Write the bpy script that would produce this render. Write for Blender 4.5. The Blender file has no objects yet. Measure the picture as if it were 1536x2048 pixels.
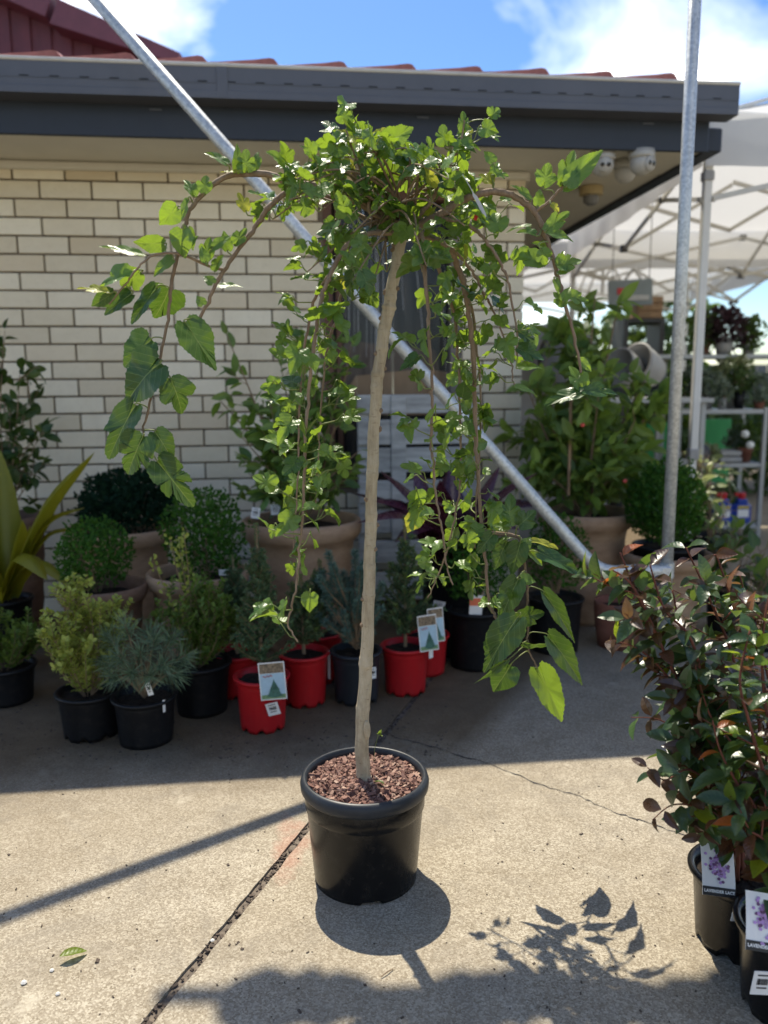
import bpy, math, random
import numpy as np
from mathutils import Vector, Matrix

random.seed(11)
rnd = random.Random(5)
C = bpy.context.scene.collection
R = math.radians
S = bpy.context.scene

# ------------------------------------------------------------------ camera, world, sun, exposure
CAM_H, FPX, PITCH, ROLL = 1.12, 1600.0, R(9.0), R(0.38)
FW = Vector((0, math.cos(PITCH), -math.sin(PITCH)))
_r0 = Vector((1, 0, 0)); _u0 = Vector((0, math.sin(PITCH), math.cos(PITCH)))
RT = _r0 * math.cos(ROLL) - _u0 * math.sin(ROLL)
UP = _r0 * math.sin(ROLL) + _u0 * math.cos(ROLL)
CP = Vector((0, 0, CAM_H))
cd = bpy.data.cameras.new('camera'); cam = bpy.data.objects.new('camera', cd); C.objects.link(cam)
cam.matrix_world = Matrix(((RT.x, UP.x, -FW.x, 0), (RT.y, UP.y, -FW.y, 0), (RT.z, UP.z, -FW.z, CAM_H), (0, 0, 0, 1)))
cd.sensor_fit = 'VERTICAL'; cd.sensor_height = 36.0; cd.lens = 36.0 * FPX / 2048
cd.clip_start = 0.05; cd.clip_end = 400
cd.dof.use_dof = True; cd.dof.focus_distance = 1.72; cd.dof.aperture_fstop = 2.5
S.camera = cam

SUN_DIR = Vector((0.173, -0.53, -1.0)).normalized()
EL = math.asin(-SUN_DIR.z); AZ = math.atan2(-SUN_DIR.x, -SUN_DIR.y)
w = bpy.data.worlds.new('World'); S.world = w; w.use_nodes = True
wn = w.node_tree.nodes; wl = w.node_tree.links; wn.clear()
sky = wn.new('ShaderNodeTexSky'); sky.sky_type = 'NISHITA'; sky.sun_disc = False
sky.sun_elevation = EL; sky.sun_rotation = AZ
sky.air_density = 1.0; sky.dust_density = 0.5; sky.ozone_density = 2.6
hs = wn.new('ShaderNodeHueSaturation'); hs.inputs['Hue'].default_value = 0.506; hs.inputs['Saturation'].default_value = 1.28; hs.inputs['Value'].default_value = 0.31
bg = wn.new('ShaderNodeBackground'); bg.inputs['Strength'].default_value = 0.15
wo = wn.new('ShaderNodeOutputWorld')
tc = wn.new('ShaderNodeTexCoord'); sep = wn.new('ShaderNodeSeparateXYZ')
wl.new(tc.outputs['Generated'], sep.inputs[0])
zadd = wn.new('ShaderNodeMath'); zadd.operation = 'ADD'; zadd.inputs[1].default_value = 0.22
wl.new(sep.outputs['Z'], zadd.inputs[0])
cmbn = wn.new('ShaderNodeCombineXYZ')
for ax in ('X', 'Y'):
    dv = wn.new('ShaderNodeMath'); dv.operation = 'DIVIDE'
    wl.new(sep.outputs[ax], dv.inputs[0]); wl.new(zadd.outputs[0], dv.inputs[1]); wl.new(dv.outputs[0], cmbn.inputs[ax])
mp = wn.new('ShaderNodeMapping'); mp.inputs['Location'].default_value = (-5.65, 8.87, 2.16); mp.inputs['Scale'].default_value = (1.0, 1.0, 1.0)
wl.new(cmbn.outputs[0], mp.inputs[0])
cn = wn.new('ShaderNodeTexNoise'); cn.inputs['Scale'].default_value = 1.5; cn.inputs['Detail'].default_value = 6; cn.inputs['Roughness'].default_value = 0.55
cn.inputs['Distortion'].default_value = 0.35
wl.new(mp.outputs[0], cn.inputs['Vector'])
cr = wn.new('ShaderNodeValToRGB'); cr.color_ramp.elements[0].position = 0.50; cr.color_ramp.elements[1].position = 0.74; _e = cr.color_ramp.elements.new(0.62); _e.color = (0.11, 0.11, 0.11, 1)
cr.color_ramp.elements[0].color = (0, 0, 0, 1); cr.color_ramp.elements[-1].color = (1, 1, 1, 1)
wl.new(cn.outputs['Fac'], cr.inputs[0])
cmx = wn.new('ShaderNodeMix'); cmx.data_type = 'RGBA'
wl.new(cr.outputs['Color'], cmx.inputs['Factor'])
wl.new(sky.outputs[0], hs.inputs['Color']); wl.new(hs.outputs[0], cmx.inputs['A'])
cmx.inputs['B'].default_value = (16.0, 14.8, 12.6, 1)
wl.new(cmx.outputs['Result'], bg.inputs['Color']); wl.new(bg.outputs[0], wo.inputs[0])

sd = bpy.data.lights.new('sun', 'SUN'); sd.energy = 2.0; sd.angle = R(0.53); sd.color = (1.0, 0.92, 0.77)
sun = bpy.data.objects.new('sun', sd); C.objects.link(sun); sun.location = (0, 0, 20)
sun.rotation_euler = SUN_DIR.to_track_quat('-Z', 'Y').to_euler()
S.view_settings.view_transform = 'Standard'; S.view_settings.look = 'None'
S.view_settings.gamma = 1.0; S.view_settings.exposure = 1.92; S.view_settings.use_curve_mapping = False
S.render.engine = 'CYCLES'
S.cycles.max_bounces = 8; S.cycles.transparent_max_bounces = 12; S.cycles.use_denoising = True
S.cycles.sample_clamp_indirect = 6.0
S.cycles.caustics_reflective = False; S.cycles.caustics_refractive = False

def ray(px, py): return FW + RT * ((px - 768) / FPX) + UP * ((1024 - py) / FPX)
def W(px, py, Y):                    # the point at depth Y (metres in front of the camera) seen at a place in the photo
    d = ray(px, py); return CP + d * (Y / d.y)
def G(px, py, z=0.0):                # the point on the ground
    d = ray(px, py); return CP + d * ((z - CAM_H) / d.z)
def mpp(Y): return Y * 1.02 / FPX    # metres per photo pixel at a depth

# ------------------------------------------------------------------ materials
MATS = {}
def nodes(name):
    m = bpy.data.materials.new(name); m.use_nodes = True
    nt = m.node_tree; nt.nodes.clear(); MATS[name] = m
    return m, nt, nt.nodes, nt.links
def mathn(nt, op, a, b=None, c=None):
    n = nt.nodes.new('ShaderNodeMath'); n.operation = op
    for i, v in enumerate((a, b, c)):
        if v is None: continue
        if isinstance(v, (int, float)): n.inputs[i].default_value = v
        else: nt.links.new(v, n.inputs[i])
    return n.outputs[0]
def ramp(nt, fac, stops):
    n = nt.nodes.new('ShaderNodeValToRGB'); e = n.color_ramp.elements
    while len(e) < len(stops): e.new(0.5)
    for k, (p, c) in enumerate(stops):
        e[k].position = p; e[k].color = (c[0], c[1], c[2], 1) if not isinstance(c, (int, float)) else (c, c, c, 1)
    nt.links.new(fac, n.inputs[0]); return n.outputs['Color']
def noise(nt, vec, scale, detail=4, rough=0.6, dist=0.0):
    n = nt.nodes.new('ShaderNodeTexNoise'); n.inputs['Scale'].default_value = scale; n.inputs['Detail'].default_value = detail
    n.inputs['Roughness'].default_value = rough; n.inputs['Distortion'].default_value = dist
    if vec is not None: nt.links.new(vec, n.inputs['Vector'])
    return n.outputs['Fac']
def mixc(nt, f, a, b, mode='MIX'):
    n = nt.nodes.new('ShaderNodeMix'); n.data_type = 'RGBA'; n.blend_type = mode
    for k, v in (('Factor', f), ('A', a), ('B', b)):
        if isinstance(v, (int, float)): n.inputs[k].default_value = v
        elif isinstance(v, (tuple, list)): n.inputs[k].default_value = (v[0], v[1], v[2], 1)
        else: nt.links.new(v, n.inputs[k])
    return n.outputs['Result']
def bump(nt, h, strength=0.3, dist=0.002):
    n = nt.nodes.new('ShaderNodeBump'); n.inputs['Strength'].default_value = strength; n.inputs['Distance'].default_value = dist
    nt.links.new(h, n.inputs['Height']); return n.outputs['Normal']
def mapping(nt, vec, scale):
    n = nt.nodes.new('ShaderNodeMapping'); n.inputs['Scale'].default_value = scale; nt.links.new(vec, n.inputs[0]); return n.outputs[0]
def principled(nt, col, rough, metal=0.0, normal=None, spec=0.5):
    p = nt.nodes.new('ShaderNodeBsdfPrincipled')
    for k, v in (('Base Color', col), ('Roughness', rough), ('Metallic', metal), ('Specular IOR Level', spec)):
        if isinstance(v, (int, float)): p.inputs[k].default_value = v
        elif isinstance(v, (tuple, list)): p.inputs[k].default_value = (v[0], v[1], v[2], 1)
        else: nt.links.new(v, p.inputs[k])
    if normal is not None: nt.links.new(normal, p.inputs['Normal'])
    return p
def out(nt, sh):
    o = nt.nodes.new('ShaderNodeOutputMaterial'); nt.links.new(sh, o.inputs['Surface'])
def objco(nt): return nt.nodes.new('ShaderNodeTexCoord').outputs['Object']
def posco(nt): return nt.nodes.new('ShaderNodeNewGeometry').outputs['Position']
def orand(nt): return nt.nodes.new('ShaderNodeObjectInfo').outputs['Random']

def simple(name, col, rough=0.6, metal=0.0, var=0.12, nscale=30.0, bstr=0.15, bdist=0.001, spec=0.5, stretch=(1, 1, 1)):
    m, nt, N, L = nodes(name)
    co = mapping(nt, objco(nt), stretch)
    f = noise(nt, co, nscale, 5, 0.65)
    lo = tuple(c * (1 - var) for c in col); hi = tuple(min(1, c * (1 + var)) for c in col)
    c = ramp(nt, f, [(0.3, lo), (0.7, hi)])
    r = mathn(nt, 'MULTIPLY_ADD', f, 0.2, rough - 0.1)
    out(nt, principled(nt, c, r, metal, bump(nt, f, bstr, bdist), spec).outputs[0]); return m

def leafmat(name, c_dark, c_light, trans, rough=0.38, tf=0.4, veins=0.0, vein_col=(0.25, 0.33, 0.08), spec=0.5, vfreq=6.5, back=0.0):
    m, nt, N, L = nodes(name)
    geo = nt.nodes.new('ShaderNodeNewGeometry')
    rn = mathn(nt, 'FRACT', mathn(nt, 'ADD', mathn(nt, 'MULTIPLY', orand(nt), 7.13), mathn(nt, 'MULTIPLY', geo.outputs['Random Per Island'], 3.7)))
    f = noise(nt, geo.outputs['Position'], 55, 3, 0.6)
    k = mathn(nt, 'ADD', mathn(nt, 'MULTIPLY', rn, 0.75), mathn(nt, 'MULTIPLY', f, 0.25))
    col = ramp(nt, k, [(0.05, c_dark), (0.55, tuple((a + b) / 2 for a, b in zip(c_dark, c_light))), (0.95, c_light)])
    nrm = bump(nt, f, 0.25, 0.002)
    tcol = mixc(nt, k, tuple(x * 0.8 for x in trans), tuple(min(1, x * 1.15) for x in trans))
    if veins:
        uv = nt.nodes.new('ShaderNodeUVMap'); sp = nt.nodes.new('ShaderNodeSeparateXYZ'); L.new(uv.outputs[0], sp.inputs[0])
        au = mathn(nt, 'ABSOLUTE', sp.outputs['X'])
        mid = mathn(nt, 'LESS_THAN', au, mathn(nt, 'MULTIPLY_ADD', sp.outputs['Y'], -0.008, 0.0125))
        s = mathn(nt, 'ADD', mathn(nt, 'MULTIPLY', mathn(nt, 'SUBTRACT', sp.outputs['Y'], mathn(nt, 'MULTIPLY', au, 0.85)), vfreq), mathn(nt, 'MULTIPLY', f, 0.25))
        tri = mathn(nt, 'ABSOLUTE', mathn(nt, 'SUBTRACT', mathn(nt, 'FRACT', s), 0.5))
        side = mathn(nt, 'LESS_THAN', tri, mathn(nt, 'MULTIPLY_ADD', au, -0.06, 0.044))
        vm = mathn(nt, 'MULTIPLY', mathn(nt, 'MAXIMUM', mid, mathn(nt, 'MULTIPLY', side, 0.7)), veins)
        col = mixc(nt, vm, col, vein_col)
        tcol = mixc(nt, vm, tcol, (0.30, 0.34, 0.07))
        hh = mathn(nt, 'ADD', mathn(nt, 'MULTIPLY', tri, 1.0), mathn(nt, 'MULTIPLY', f, 1.4))
        nrm = bump(nt, hh, 0.22, 0.002)
    if back:
        col = mixc(nt, mathn(nt, 'MULTIPLY', geo.outputs['Backfacing'], back), col, tuple(min(1, x * 1.9 + 0.012) for x in c_light))
    rr = mathn(nt, 'MULTIPLY_ADD', f, 0.25, rough - 0.1)
    p = principled(nt, col, rr, 0, nrm, spec)
    t = nt.nodes.new('ShaderNodeBsdfTranslucent'); L.new(tcol, t.inputs['Color']); L.new(nrm, t.inputs['Normal'])
    mx = nt.nodes.new('ShaderNodeMixShader'); mx.inputs[0].default_value = tf
    L.new(p.outputs[0], mx.inputs[1]); L.new(t.outputs[0], mx.inputs[2]); out(nt, mx.outputs[0]); return m

M = MATS
leafmat('mulberry_leaf', (0.022, 0.066, 0.012), (0.080, 0.150, 0.024), (0.30, 0.44, 0.030), 0.33, 0.42, 0.5, (0.20, 0.28, 0.07), spec=0.6, back=0.5)
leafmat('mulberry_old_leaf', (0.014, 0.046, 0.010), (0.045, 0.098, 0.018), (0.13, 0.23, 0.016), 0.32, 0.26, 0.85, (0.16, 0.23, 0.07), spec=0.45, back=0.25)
leafmat('mulberry_pale_leaf', (0.14, 0.19, 0.02), (0.26, 0.27, 0.03), (0.48, 0.48, 0.05), 0.4, 0.45, 0.6, back=0.5)
leafmat('myrtle_leaf', (0.018, 0.048, 0.020), (0.055, 0.105, 0.040), (0.18, 0.28, 0.03), 0.3, 0.3, 0.25, (0.05, 0.08, 0.03), 0.6, back=0.6)
leafmat('myrtle_bronze_leaf', (0.026, 0.019, 0.013), (0.080, 0.042, 0.028), (0.24, 0.09, 0.03), 0.28, 0.28, 0.2, (0.08, 0.03, 0.02), 0.6, back=0.4)
leafmat('myrtle_lime_leaf', (0.05, 0.10, 0.01), (0.12, 0.18, 0.015), (0.38, 0.48, 0.03), 0.34, 0.45, 0.35, (0.2, 0.26, 0.05), back=0.5)
leafmat('myrtle_orange_leaf', (0.16, 0.035, 0.012), (0.36, 0.10, 0.02), (0.55, 0.16, 0.03), 0.34, 0.4, 0.2, (0.3, 0.1, 0.03))
leafmat('citrus_leaf', (0.036, 0.10, 0.026), (0.155, 0.26, 0.045), (0.20, 0.34, 0.03), 0.45, 0.35, 0.3, back=0.5)
leafmat('camellia_leaf', (0.03, 0.085, 0.02), (0.16, 0.25, 0.045), (0.30, 0.44, 0.04), 0.5, 0.35, 0.3, back=0.5)
leafmat('creeper_leaf', (0.008, 0.03, 0.012), (0.035, 0.085, 0.018), (0.16, 0.26, 0.03), 0.36, 0.35, 0.3)
leafmat('box_leaf', (0.018, 0.070, 0.012), (0.070, 0.165, 0.025), (0.12, 0.24, 0.02), 0.6, 0.3, spec=0.12)
leafmat('dark_dome_leaf', (0.006, 0.02, 0.012), (0.014, 0.045, 0.020), (0.04, 0.08, 0.03), 0.65, 0.2, spec=0.1)
leafmat('golden_small_leaf', (0.22, 0.27, 0.045), (0.48, 0.52, 0.13), (0.45, 0.50, 0.07), 0.5, 0.35, spec=0.3)
leafmat('green_small_leaf', (0.07, 0.13, 0.025), (0.18, 0.26, 0.05), (0.30, 0.42, 0.05), 0.5, 0.35, spec=0.3)
leafmat('spruce_needle', (0.045, 0.095, 0.046), (0.14, 0.205, 0.09), (0.08, 0.13, 0.04), 0.6, 0.15, spec=0.2)
leafmat('spruce_tip_needle', (0.07, 0.13, 0.03), (0.15, 0.22, 0.05), (0.25, 0.34, 0.05), 0.5, 0.25)
leafmat('blue_needle', (0.06, 0.125, 0.10), (0.18, 0.27, 0.21), (0.08, 0.14, 0.10), 0.55, 0.15, spec=0.2)
leafmat('pine_needle', (0.055, 0.115, 0.062), (0.27, 0.36, 0.22), (0.14, 0.22, 0.10), 0.5, 0.2, spec=0.3)
leafmat('yellow_bromeliad_leaf', (0.14, 0.17, 0.012), (0.34, 0.30, 0.02), (0.55, 0.48, 0.03), 0.4, 0.38)
leafmat('purple_bromeliad_leaf', (0.028, 0.008, 0.014), (0.085, 0.024, 0.040), (0.10, 0.012, 0.025), 0.25, 0.15, spec=0.7)
leafmat('purple_foliage', (0.02, 0.010, 0.014), (0.055, 0.025, 0.032), (0.08, 0.03, 0.04), 0.4, 0.2)
leafmat('grey_foliage', (0.10, 0.14, 0.10), (0.25, 0.30, 0.22), (0.2, 0.26, 0.14), 0.5, 0.3)
leafmat('far_foliage', (0.015, 0.045, 0.012), (0.075, 0.13, 0.03), (0.18, 0.28, 0.04), 0.5, 0.3)
leafmat('variegated_leaf', (0.10, 0.16, 0.04), (0.45, 0.46, 0.25), (0.45, 0.5, 0.2), 0.45, 0.3)
leafmat('petiole', (0.14, 0.20, 0.05), (0.25, 0.28, 0.08), (0.4, 0.45, 0.1), 0.45, 0.2)

def bark(name, a, b, nscale=60, stretch=(1, 1, 0.25), bs=0.5):
    m, nt, N, L = nodes(name)
    co = posco(nt); f = noise(nt, mapping(nt, co, stretch), nscale, 6, 0.7); f2 = noise(nt, co, 400, 2, 0.5)
    c = ramp(nt, mathn(nt, 'ADD', mathn(nt, 'MULTIPLY', f, 0.75), mathn(nt, 'MULTIPLY', f2, 0.25)), [(0.3, a), (0.55, tuple((x + y) / 2 for x, y in zip(a, b))), (0.75, b)])
    out(nt, principled(nt, c, 0.75, 0, bump(nt, mathn(nt, 'ADD', f, mathn(nt, 'MULTIPLY', f2, 0.5)), bs, 0.002), 0.3).outputs[0])
def trunkbark():
    m, nt, N, L = nodes('trunk_bark')
    co = posco(nt); f = noise(nt, mapping(nt, co, (1, 1, .18)), 110, 6, 0.75); g = noise(nt, mapping(nt, co, (.5, .5, 2.2)), 120, 4, 0.7); b = noise(nt, co, 9, 4, 0.7)
    k = mathn(nt, 'ADD', mathn(nt, 'MULTIPLY', f, 0.5), mathn(nt, 'MULTIPLY', b, 0.5))
    c = ramp(nt, k, [(0.3, (0.22, 0.17, 0.105)), (0.5, (0.43, 0.355, 0.24)), (0.72, (0.60, 0.52, 0.385))])
    c = mixc(nt, ramp(nt, g, [(0.60, 0.0), (0.70, 0.65)]), c, (0.14, 0.10, 0.06))
    out(nt, principled(nt, c, 0.75, 0, bump(nt, mathn(nt, 'ADD', f, g), 0.6, 0.0025), 0.3).outputs[0])
trunkbark()
bark('branch_bark', (0.15, 0.10, 0.06), (0.36, 0.265, 0.18), 90)
bark('myrtle_bark', (0.10, 0.03, 0.02), (0.22, 0.075, 0.045), 90)
bark('twig_bark', (0.15, 0.10, 0.06), (0.34, 0.245, 0.15), 90)
bark('scar_wood', (0.33, 0.25, 0.15), (0.55, 0.46, 0.32), 120)

def concrete():
    m, nt, N, L = nodes('aggregate_concrete')
    co = posco(nt)
    big = noise(nt, co, 1.3, 5, 0.6); med = noise(nt, co, 11, 5, 0.65); fine = noise(nt, co, 420, 2, 0.7)
    v = nt.nodes.new('ShaderNodeTexVoronoi'); v.inputs['Scale'].default_value = 280; L.new(co, v.inputs['Vector'])
    sc = nt.nodes.new('ShaderNodeSeparateColor'); L.new(v.outputs['Color'], sc.inputs[0])
    g = mathn(nt, 'ADD', mathn(nt, 'MULTIPLY', sc.outputs[0], 0.45), mathn(nt, 'ADD', mathn(nt, 'MULTIPLY', fine, 0.4), mathn(nt, 'MULTIPLY', med, 0.35)))
    col = ramp(nt, g, [(0.28, (0.145, 0.118, 0.080)), (0.45, (0.240, 0.203, 0.146)), (0.62, (0.306, 0.265, 0.198)), (0.85, (0.47, 0.422, 0.328))])
    col = mixc(nt, ramp(nt, big, [(0.35, 0.0), (0.7, 0.5)]), col, (0.22, 0.175, 0.112))
    # grey worn blotches
    b2 = noise(nt, mapping(nt, co, (1, 1, 1)), 4.2, 6, 0.7, 0.6)
    col = mixc(nt, ramp(nt, b2, [(0.50, 0.0), (0.70, 0.55)]), col, (0.19, 0.165, 0.128))
    col = mixc(nt, ramp(nt, noise(nt, co, 6.5, 3, 0.55), [(0.66, 0.0), (0.74, 0.4)]), col, (0.56, 0.51, 0.40))
    # damp pot soil plus painted eave shade: darker ground along the wall side
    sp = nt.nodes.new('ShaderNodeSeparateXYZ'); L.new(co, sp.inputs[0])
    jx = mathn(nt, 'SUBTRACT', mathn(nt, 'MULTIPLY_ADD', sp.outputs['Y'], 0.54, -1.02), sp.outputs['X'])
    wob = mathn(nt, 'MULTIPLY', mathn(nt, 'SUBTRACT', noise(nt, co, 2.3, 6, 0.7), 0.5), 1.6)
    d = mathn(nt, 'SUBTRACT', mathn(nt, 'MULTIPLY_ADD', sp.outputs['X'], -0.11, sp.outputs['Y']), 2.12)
    soil_shade = nt.nodes.new('ShaderNodeMapRange'); soil_shade.interpolation_type = 'SMOOTHSTEP'
    soil_shade.inputs['From Min'].default_value = -0.15; soil_shade.inputs['From Max'].default_value = 0.38
    L.new(mathn(nt, 'ADD', d, mathn(nt, 'MULTIPLY', wob, 0.35)), soil_shade.inputs['Value'])
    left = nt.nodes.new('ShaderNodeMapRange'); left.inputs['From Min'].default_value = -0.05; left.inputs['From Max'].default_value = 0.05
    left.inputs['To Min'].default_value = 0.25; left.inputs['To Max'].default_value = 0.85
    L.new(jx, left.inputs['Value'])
    st = mathn(nt, 'MULTIPLY', soil_shade.outputs[0], left.outputs[0])
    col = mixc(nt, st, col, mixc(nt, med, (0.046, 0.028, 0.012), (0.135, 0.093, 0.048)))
    # faded red marking paint beside the pot
    px = mathn(nt, 'DIVIDE', mathn(nt, 'ADD', sp.outputs['X'], 0.235), 0.05); py = mathn(nt, 'DIVIDE', mathn(nt, 'SUBTRACT', sp.outputs['Y'], 1.83), 0.16)
    rr = mathn(nt, 'SQRT', mathn(nt, 'ADD', mathn(nt, 'MULTIPLY', px, px), mathn(nt, 'MULTIPLY', py, py)))
    pm = ramp(nt, mathn(nt, 'ADD', rr, mathn(nt, 'MULTIPLY', mathn(nt, 'SUBTRACT', noise(nt, co, 14, 4, 0.7), 0.5), 2.6)), [(0.30, 0.34), (1.0, 0.0)])
    col = mixc(nt, pm, col, (0.42, 0.17, 0.115))
    h = mathn(nt, 'ADD', mathn(nt, 'MULTIPLY', v.outputs['Distance'], 1.0), mathn(nt, 'MULTIPLY', fine, 0.8))
    out(nt, principled(nt, col, 0.85, 0, bump(nt, h, 0.32, 0.003), 0.25).outputs[0])
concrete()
def soil():
    m, nt, N, L = nodes('dark_soil')
    co = posco(nt); f = noise(nt, co, 130, 5, 0.8)
    out(nt, principled(nt, ramp(nt, f, [(0.35, (0.010, 0.008, 0.006)), (0.6, (0.045, 0.033, 0.024)), (0.8, (0.11, 0.085, 0.06))]), 0.9, 0, bump(nt, f, 1.0, 0.006), 0.2).outputs[0])
soil()
simple('joint_dirt', (0.13, 0.105, 0.08), 0.95, 0, 0.5, 120, 0.6)
def brickm(name, a, b):
    m, nt, N, L = nodes(name)
    co = objco(nt); rn = orand(nt)
    add = nt.nodes.new('ShaderNodeVectorMath'); add.operation = 'ADD'; L.new(co, add.inputs[0])
    cx = nt.nodes.new('ShaderNodeCombineXYZ'); L.new(mathn(nt, 'MULTIPLY', rn, 30), cx.inputs[0]); L.new(mathn(nt, 'MULTIPLY', rn, 17), cx.inputs[2]); L.new(cx.outputs[0], add.inputs[1])
    f = noise(nt, mapping(nt, add.outputs[0], (1, 1, 1.8)), 14, 6, 0.7); f2 = noise(nt, add.outputs[0], 140, 3, 0.6)
    k = mathn(nt, 'ADD', mathn(nt, 'MULTIPLY', rn, 0.6), mathn(nt, 'MULTIPLY', f, 0.42))
    c = ramp(nt, k, [(0.2, a), (0.5, tuple((x + y) / 2 for x, y in zip(a, b))), (0.8, b)])
    c = mixc(nt, ramp(nt, f2, [(0.62, 0.0), (0.75, 0.35)]), c, (0.25, 0.2, 0.13))
    pn = noise(nt, mapping(nt, posco(nt), (1.0, 1.0, 0.45)), 2.6, 6, 0.7, 0.4)
    c = mixc(nt, ramp(nt, pn, [(0.52, 0.0), (0.78, 0.28)]), c, (0.40, 0.33, 0.23))
    odd = mathn(nt, 'GREATER_THAN', mathn(nt, 'FRACT', mathn(nt, 'MULTIPLY', rn, 91.7)), 0.9)
    c = mixc(nt, mathn(nt, 'MULTIPLY', odd, 0.28), c, (0.55, 0.41, 0.24))
    out(nt, principled(nt, c, 0.7, 0, bump(nt, mathn(nt, 'ADD', f, f2), 0.25, 0.002), 0.3).outputs[0])
brickm('cream_brick', (0.66, 0.575, 0.415), (0.84, 0.77, 0.605))
simple('mortar', (0.165, 0.13, 0.095), 0.9, 0, 0.25, 90, 0.5)
simple('navy_fascia_paint', (0.016, 0.022, 0.034), 0.5, 0, 0.2, 8, 0.05)
simple('slate_gutter_paint', (0.085, 0.092, 0.112), 0.42, 0, 0.1, 6, 0.03)
simple('gutter_lip_highlight', (0.55, 0.54, 0.50), 0.4, 0, 0.1, 20)  # pale tone paints the sunlit highlight along the gutter's top edge
simple('dark_slot', (0.008, 0.009, 0.012), 0.8)
simple('soffit_paint', (0.63, 0.605, 0.52), 0.65, 0, 0.05, 5, 0.03)
simple('red_roof_tile', (0.33, 0.125, 0.12), 0.7, 0, 0.3, 18, 0.3)
simple('maroon_metal', (0.14, 0.035, 0.045), 0.5, 0, 0.2, 6, 0.05)
simple('maroon_barge_paint', (0.16, 0.055, 0.07), 0.5, 0, 0.2, 6, 0.05)
def galv():
    m, nt, N, L = nodes('galvanised_steel')
    co = objco(nt)
    v = nt.nodes.new('ShaderNodeTexVoronoi'); v.inputs['Scale'].default_value = 120; L.new(co, v.inputs['Vector'])
    sc = nt.nodes.new('ShaderNodeSeparateColor'); L.new(v.outputs['Color'], sc.inputs[0])
    f = noise(nt, co, 25, 5, 0.7)
    k = mathn(nt, 'ADD', mathn(nt, 'MULTIPLY', sc.outputs[0], 0.35), mathn(nt, 'MULTIPLY', f, 0.65))
    out(nt, principled(nt, ramp(nt, k, [(0.3, (0.42, 0.44, 0.43)), (0.7, (0.66, 0.68, 0.66))]), mathn(nt, 'MULTIPLY_ADD', k, 0.3, 0.32), 0.5, bump(nt, k, 0.1, 0.001)).outputs[0])
galv()
simple('white_powder_coat', (0.72, 0.70, 0.64), 0.45, 0, 0.05, 8, 0.03)
simple('grey_truss_paint', (0.62, 0.60, 0.54), 0.5, 0, 0.08, 8, 0.03)
simple('black_plastic_joint', (0.05, 0.05, 0.052), 0.5)
def fabric(name, col, tf):
    m, nt, N, L = nodes(name)
    f = noise(nt, objco(nt), 3, 4, 0.6)
    p = principled(nt, ramp(nt, f, [(0.3, tuple(c * .93 for c in col)), (0.7, col)]), 0.7, 0, bump(nt, f, 0.3, 0.02), 0.3)
    t = nt.nodes.new('ShaderNodeBsdfTranslucent'); t.inputs['Color'].default_value = (*col, 1)
    mx = nt.nodes.new('ShaderNodeMixShader'); mx.inputs[0].default_value = tf
    L.new(p.outputs[0], mx.inputs[1]); L.new(t.outputs[0], mx.inputs[2]); out(nt, mx.outputs[0])
fabric('white_canopy_fabric', (0.76, 0.76, 0.74), 0.32)
def terracotta(name, a, b):
    m, nt, N, L = nodes(name)
    co = objco(nt); f = noise(nt, mapping(nt, co, (1, 1, 2.5)), 9, 7, 0.7); f2 = noise(nt, co, 90, 3, 0.6)
    c = ramp(nt, f, [(0.3, a), (0.7, b)])
    c = mixc(nt, ramp(nt, noise(nt, co, 4, 6, 0.75), [(0.55, 0.0), (0.75, 0.5)]), c, (0.42, 0.36, 0.29))
    out(nt, principled(nt, c, 0.8, 0, bump(nt, mathn(nt, 'ADD', f, f2), 0.3, 0.002), 0.25).outputs[0])
terracotta('sand_terracotta', (0.28, 0.175, 0.105), (0.47, 0.32, 0.205))
terracotta('brown_terracotta', (0.13, 0.075, 0.05), (0.25, 0.155, 0.105))
terracotta('red_terracotta', (0.17, 0.062, 0.04), (0.28, 0.12, 0.08))
def plastic(name, col, rough, var=0.25):
    m, nt, N, L = nodes(name)
    co = objco(nt); f = noise(nt, mapping(nt, co, (1, 1, 0.5)), 14, 6, 0.7)
    dust = ramp(nt, noise(nt, co, 40, 6, 0.8), [(0.50, 0.0), (0.85, 0.15)])
    c = mixc(nt, dust, ramp(nt, f, [(0.3, tuple(x * (1 - var) for x in col)), (0.7, tuple(x * (1 + var) for x in col))]), (0.16, 0.13, 0.10))
    out(nt, principled(nt, c, mathn(nt, 'MULTIPLY_ADD', f, 0.3, rough - 0.15), 0, bump(nt, f, 0.06, 0.001), 0.3).outputs[0])
plastic('black_pot_plastic', (0.006, 0.006, 0.0065), 0.24)
plastic('dull_black_pot_plastic', (0.006, 0.0065, 0.008), 0.5)
plastic('charcoal_rim_plastic', (0.022, 0.026, 0.032), 0.42)
plastic('red_pot_plastic', (0.42, 0.012, 0.016), 0.42, 0.1)
simple('bark_mulch_chip', (0.20, 0.115, 0.09), 0.8, 0, 0.3, 60, 0.4)
def chip():
    m, nt, N, L = nodes('mulch_chip')
    geo = nt.nodes.new('ShaderNodeNewGeometry'); f = noise(nt, geo.outputs['Position'], 160, 4, 0.7)
    k = mathn(nt, 'ADD', mathn(nt, 'MULTIPLY', geo.outputs['Random Per Island'], 0.75), mathn(nt, 'MULTIPLY', f, 0.25))
    out(nt, principled(nt, ramp(nt, k, [(0.1, (0.045, 0.022, 0.017)), (0.45, (0.17, 0.085, 0.065)), (0.75, (0.28, 0.165, 0.125)), (0.97, (0.46, 0.34, 0.25))]), 0.8, 0, bump(nt, f, 0.4, 0.001), 0.3).outputs[0])
chip()
simple('white_label', (0.78, 0.77, 0.74), 0.45, 0, 0.03, 20, 0.02)
simple('grey_label', (0.5, 0.5, 0.5), 0.5)
simple('print_black', (0.012, 0.012, 0.012), 0.5)
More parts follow.
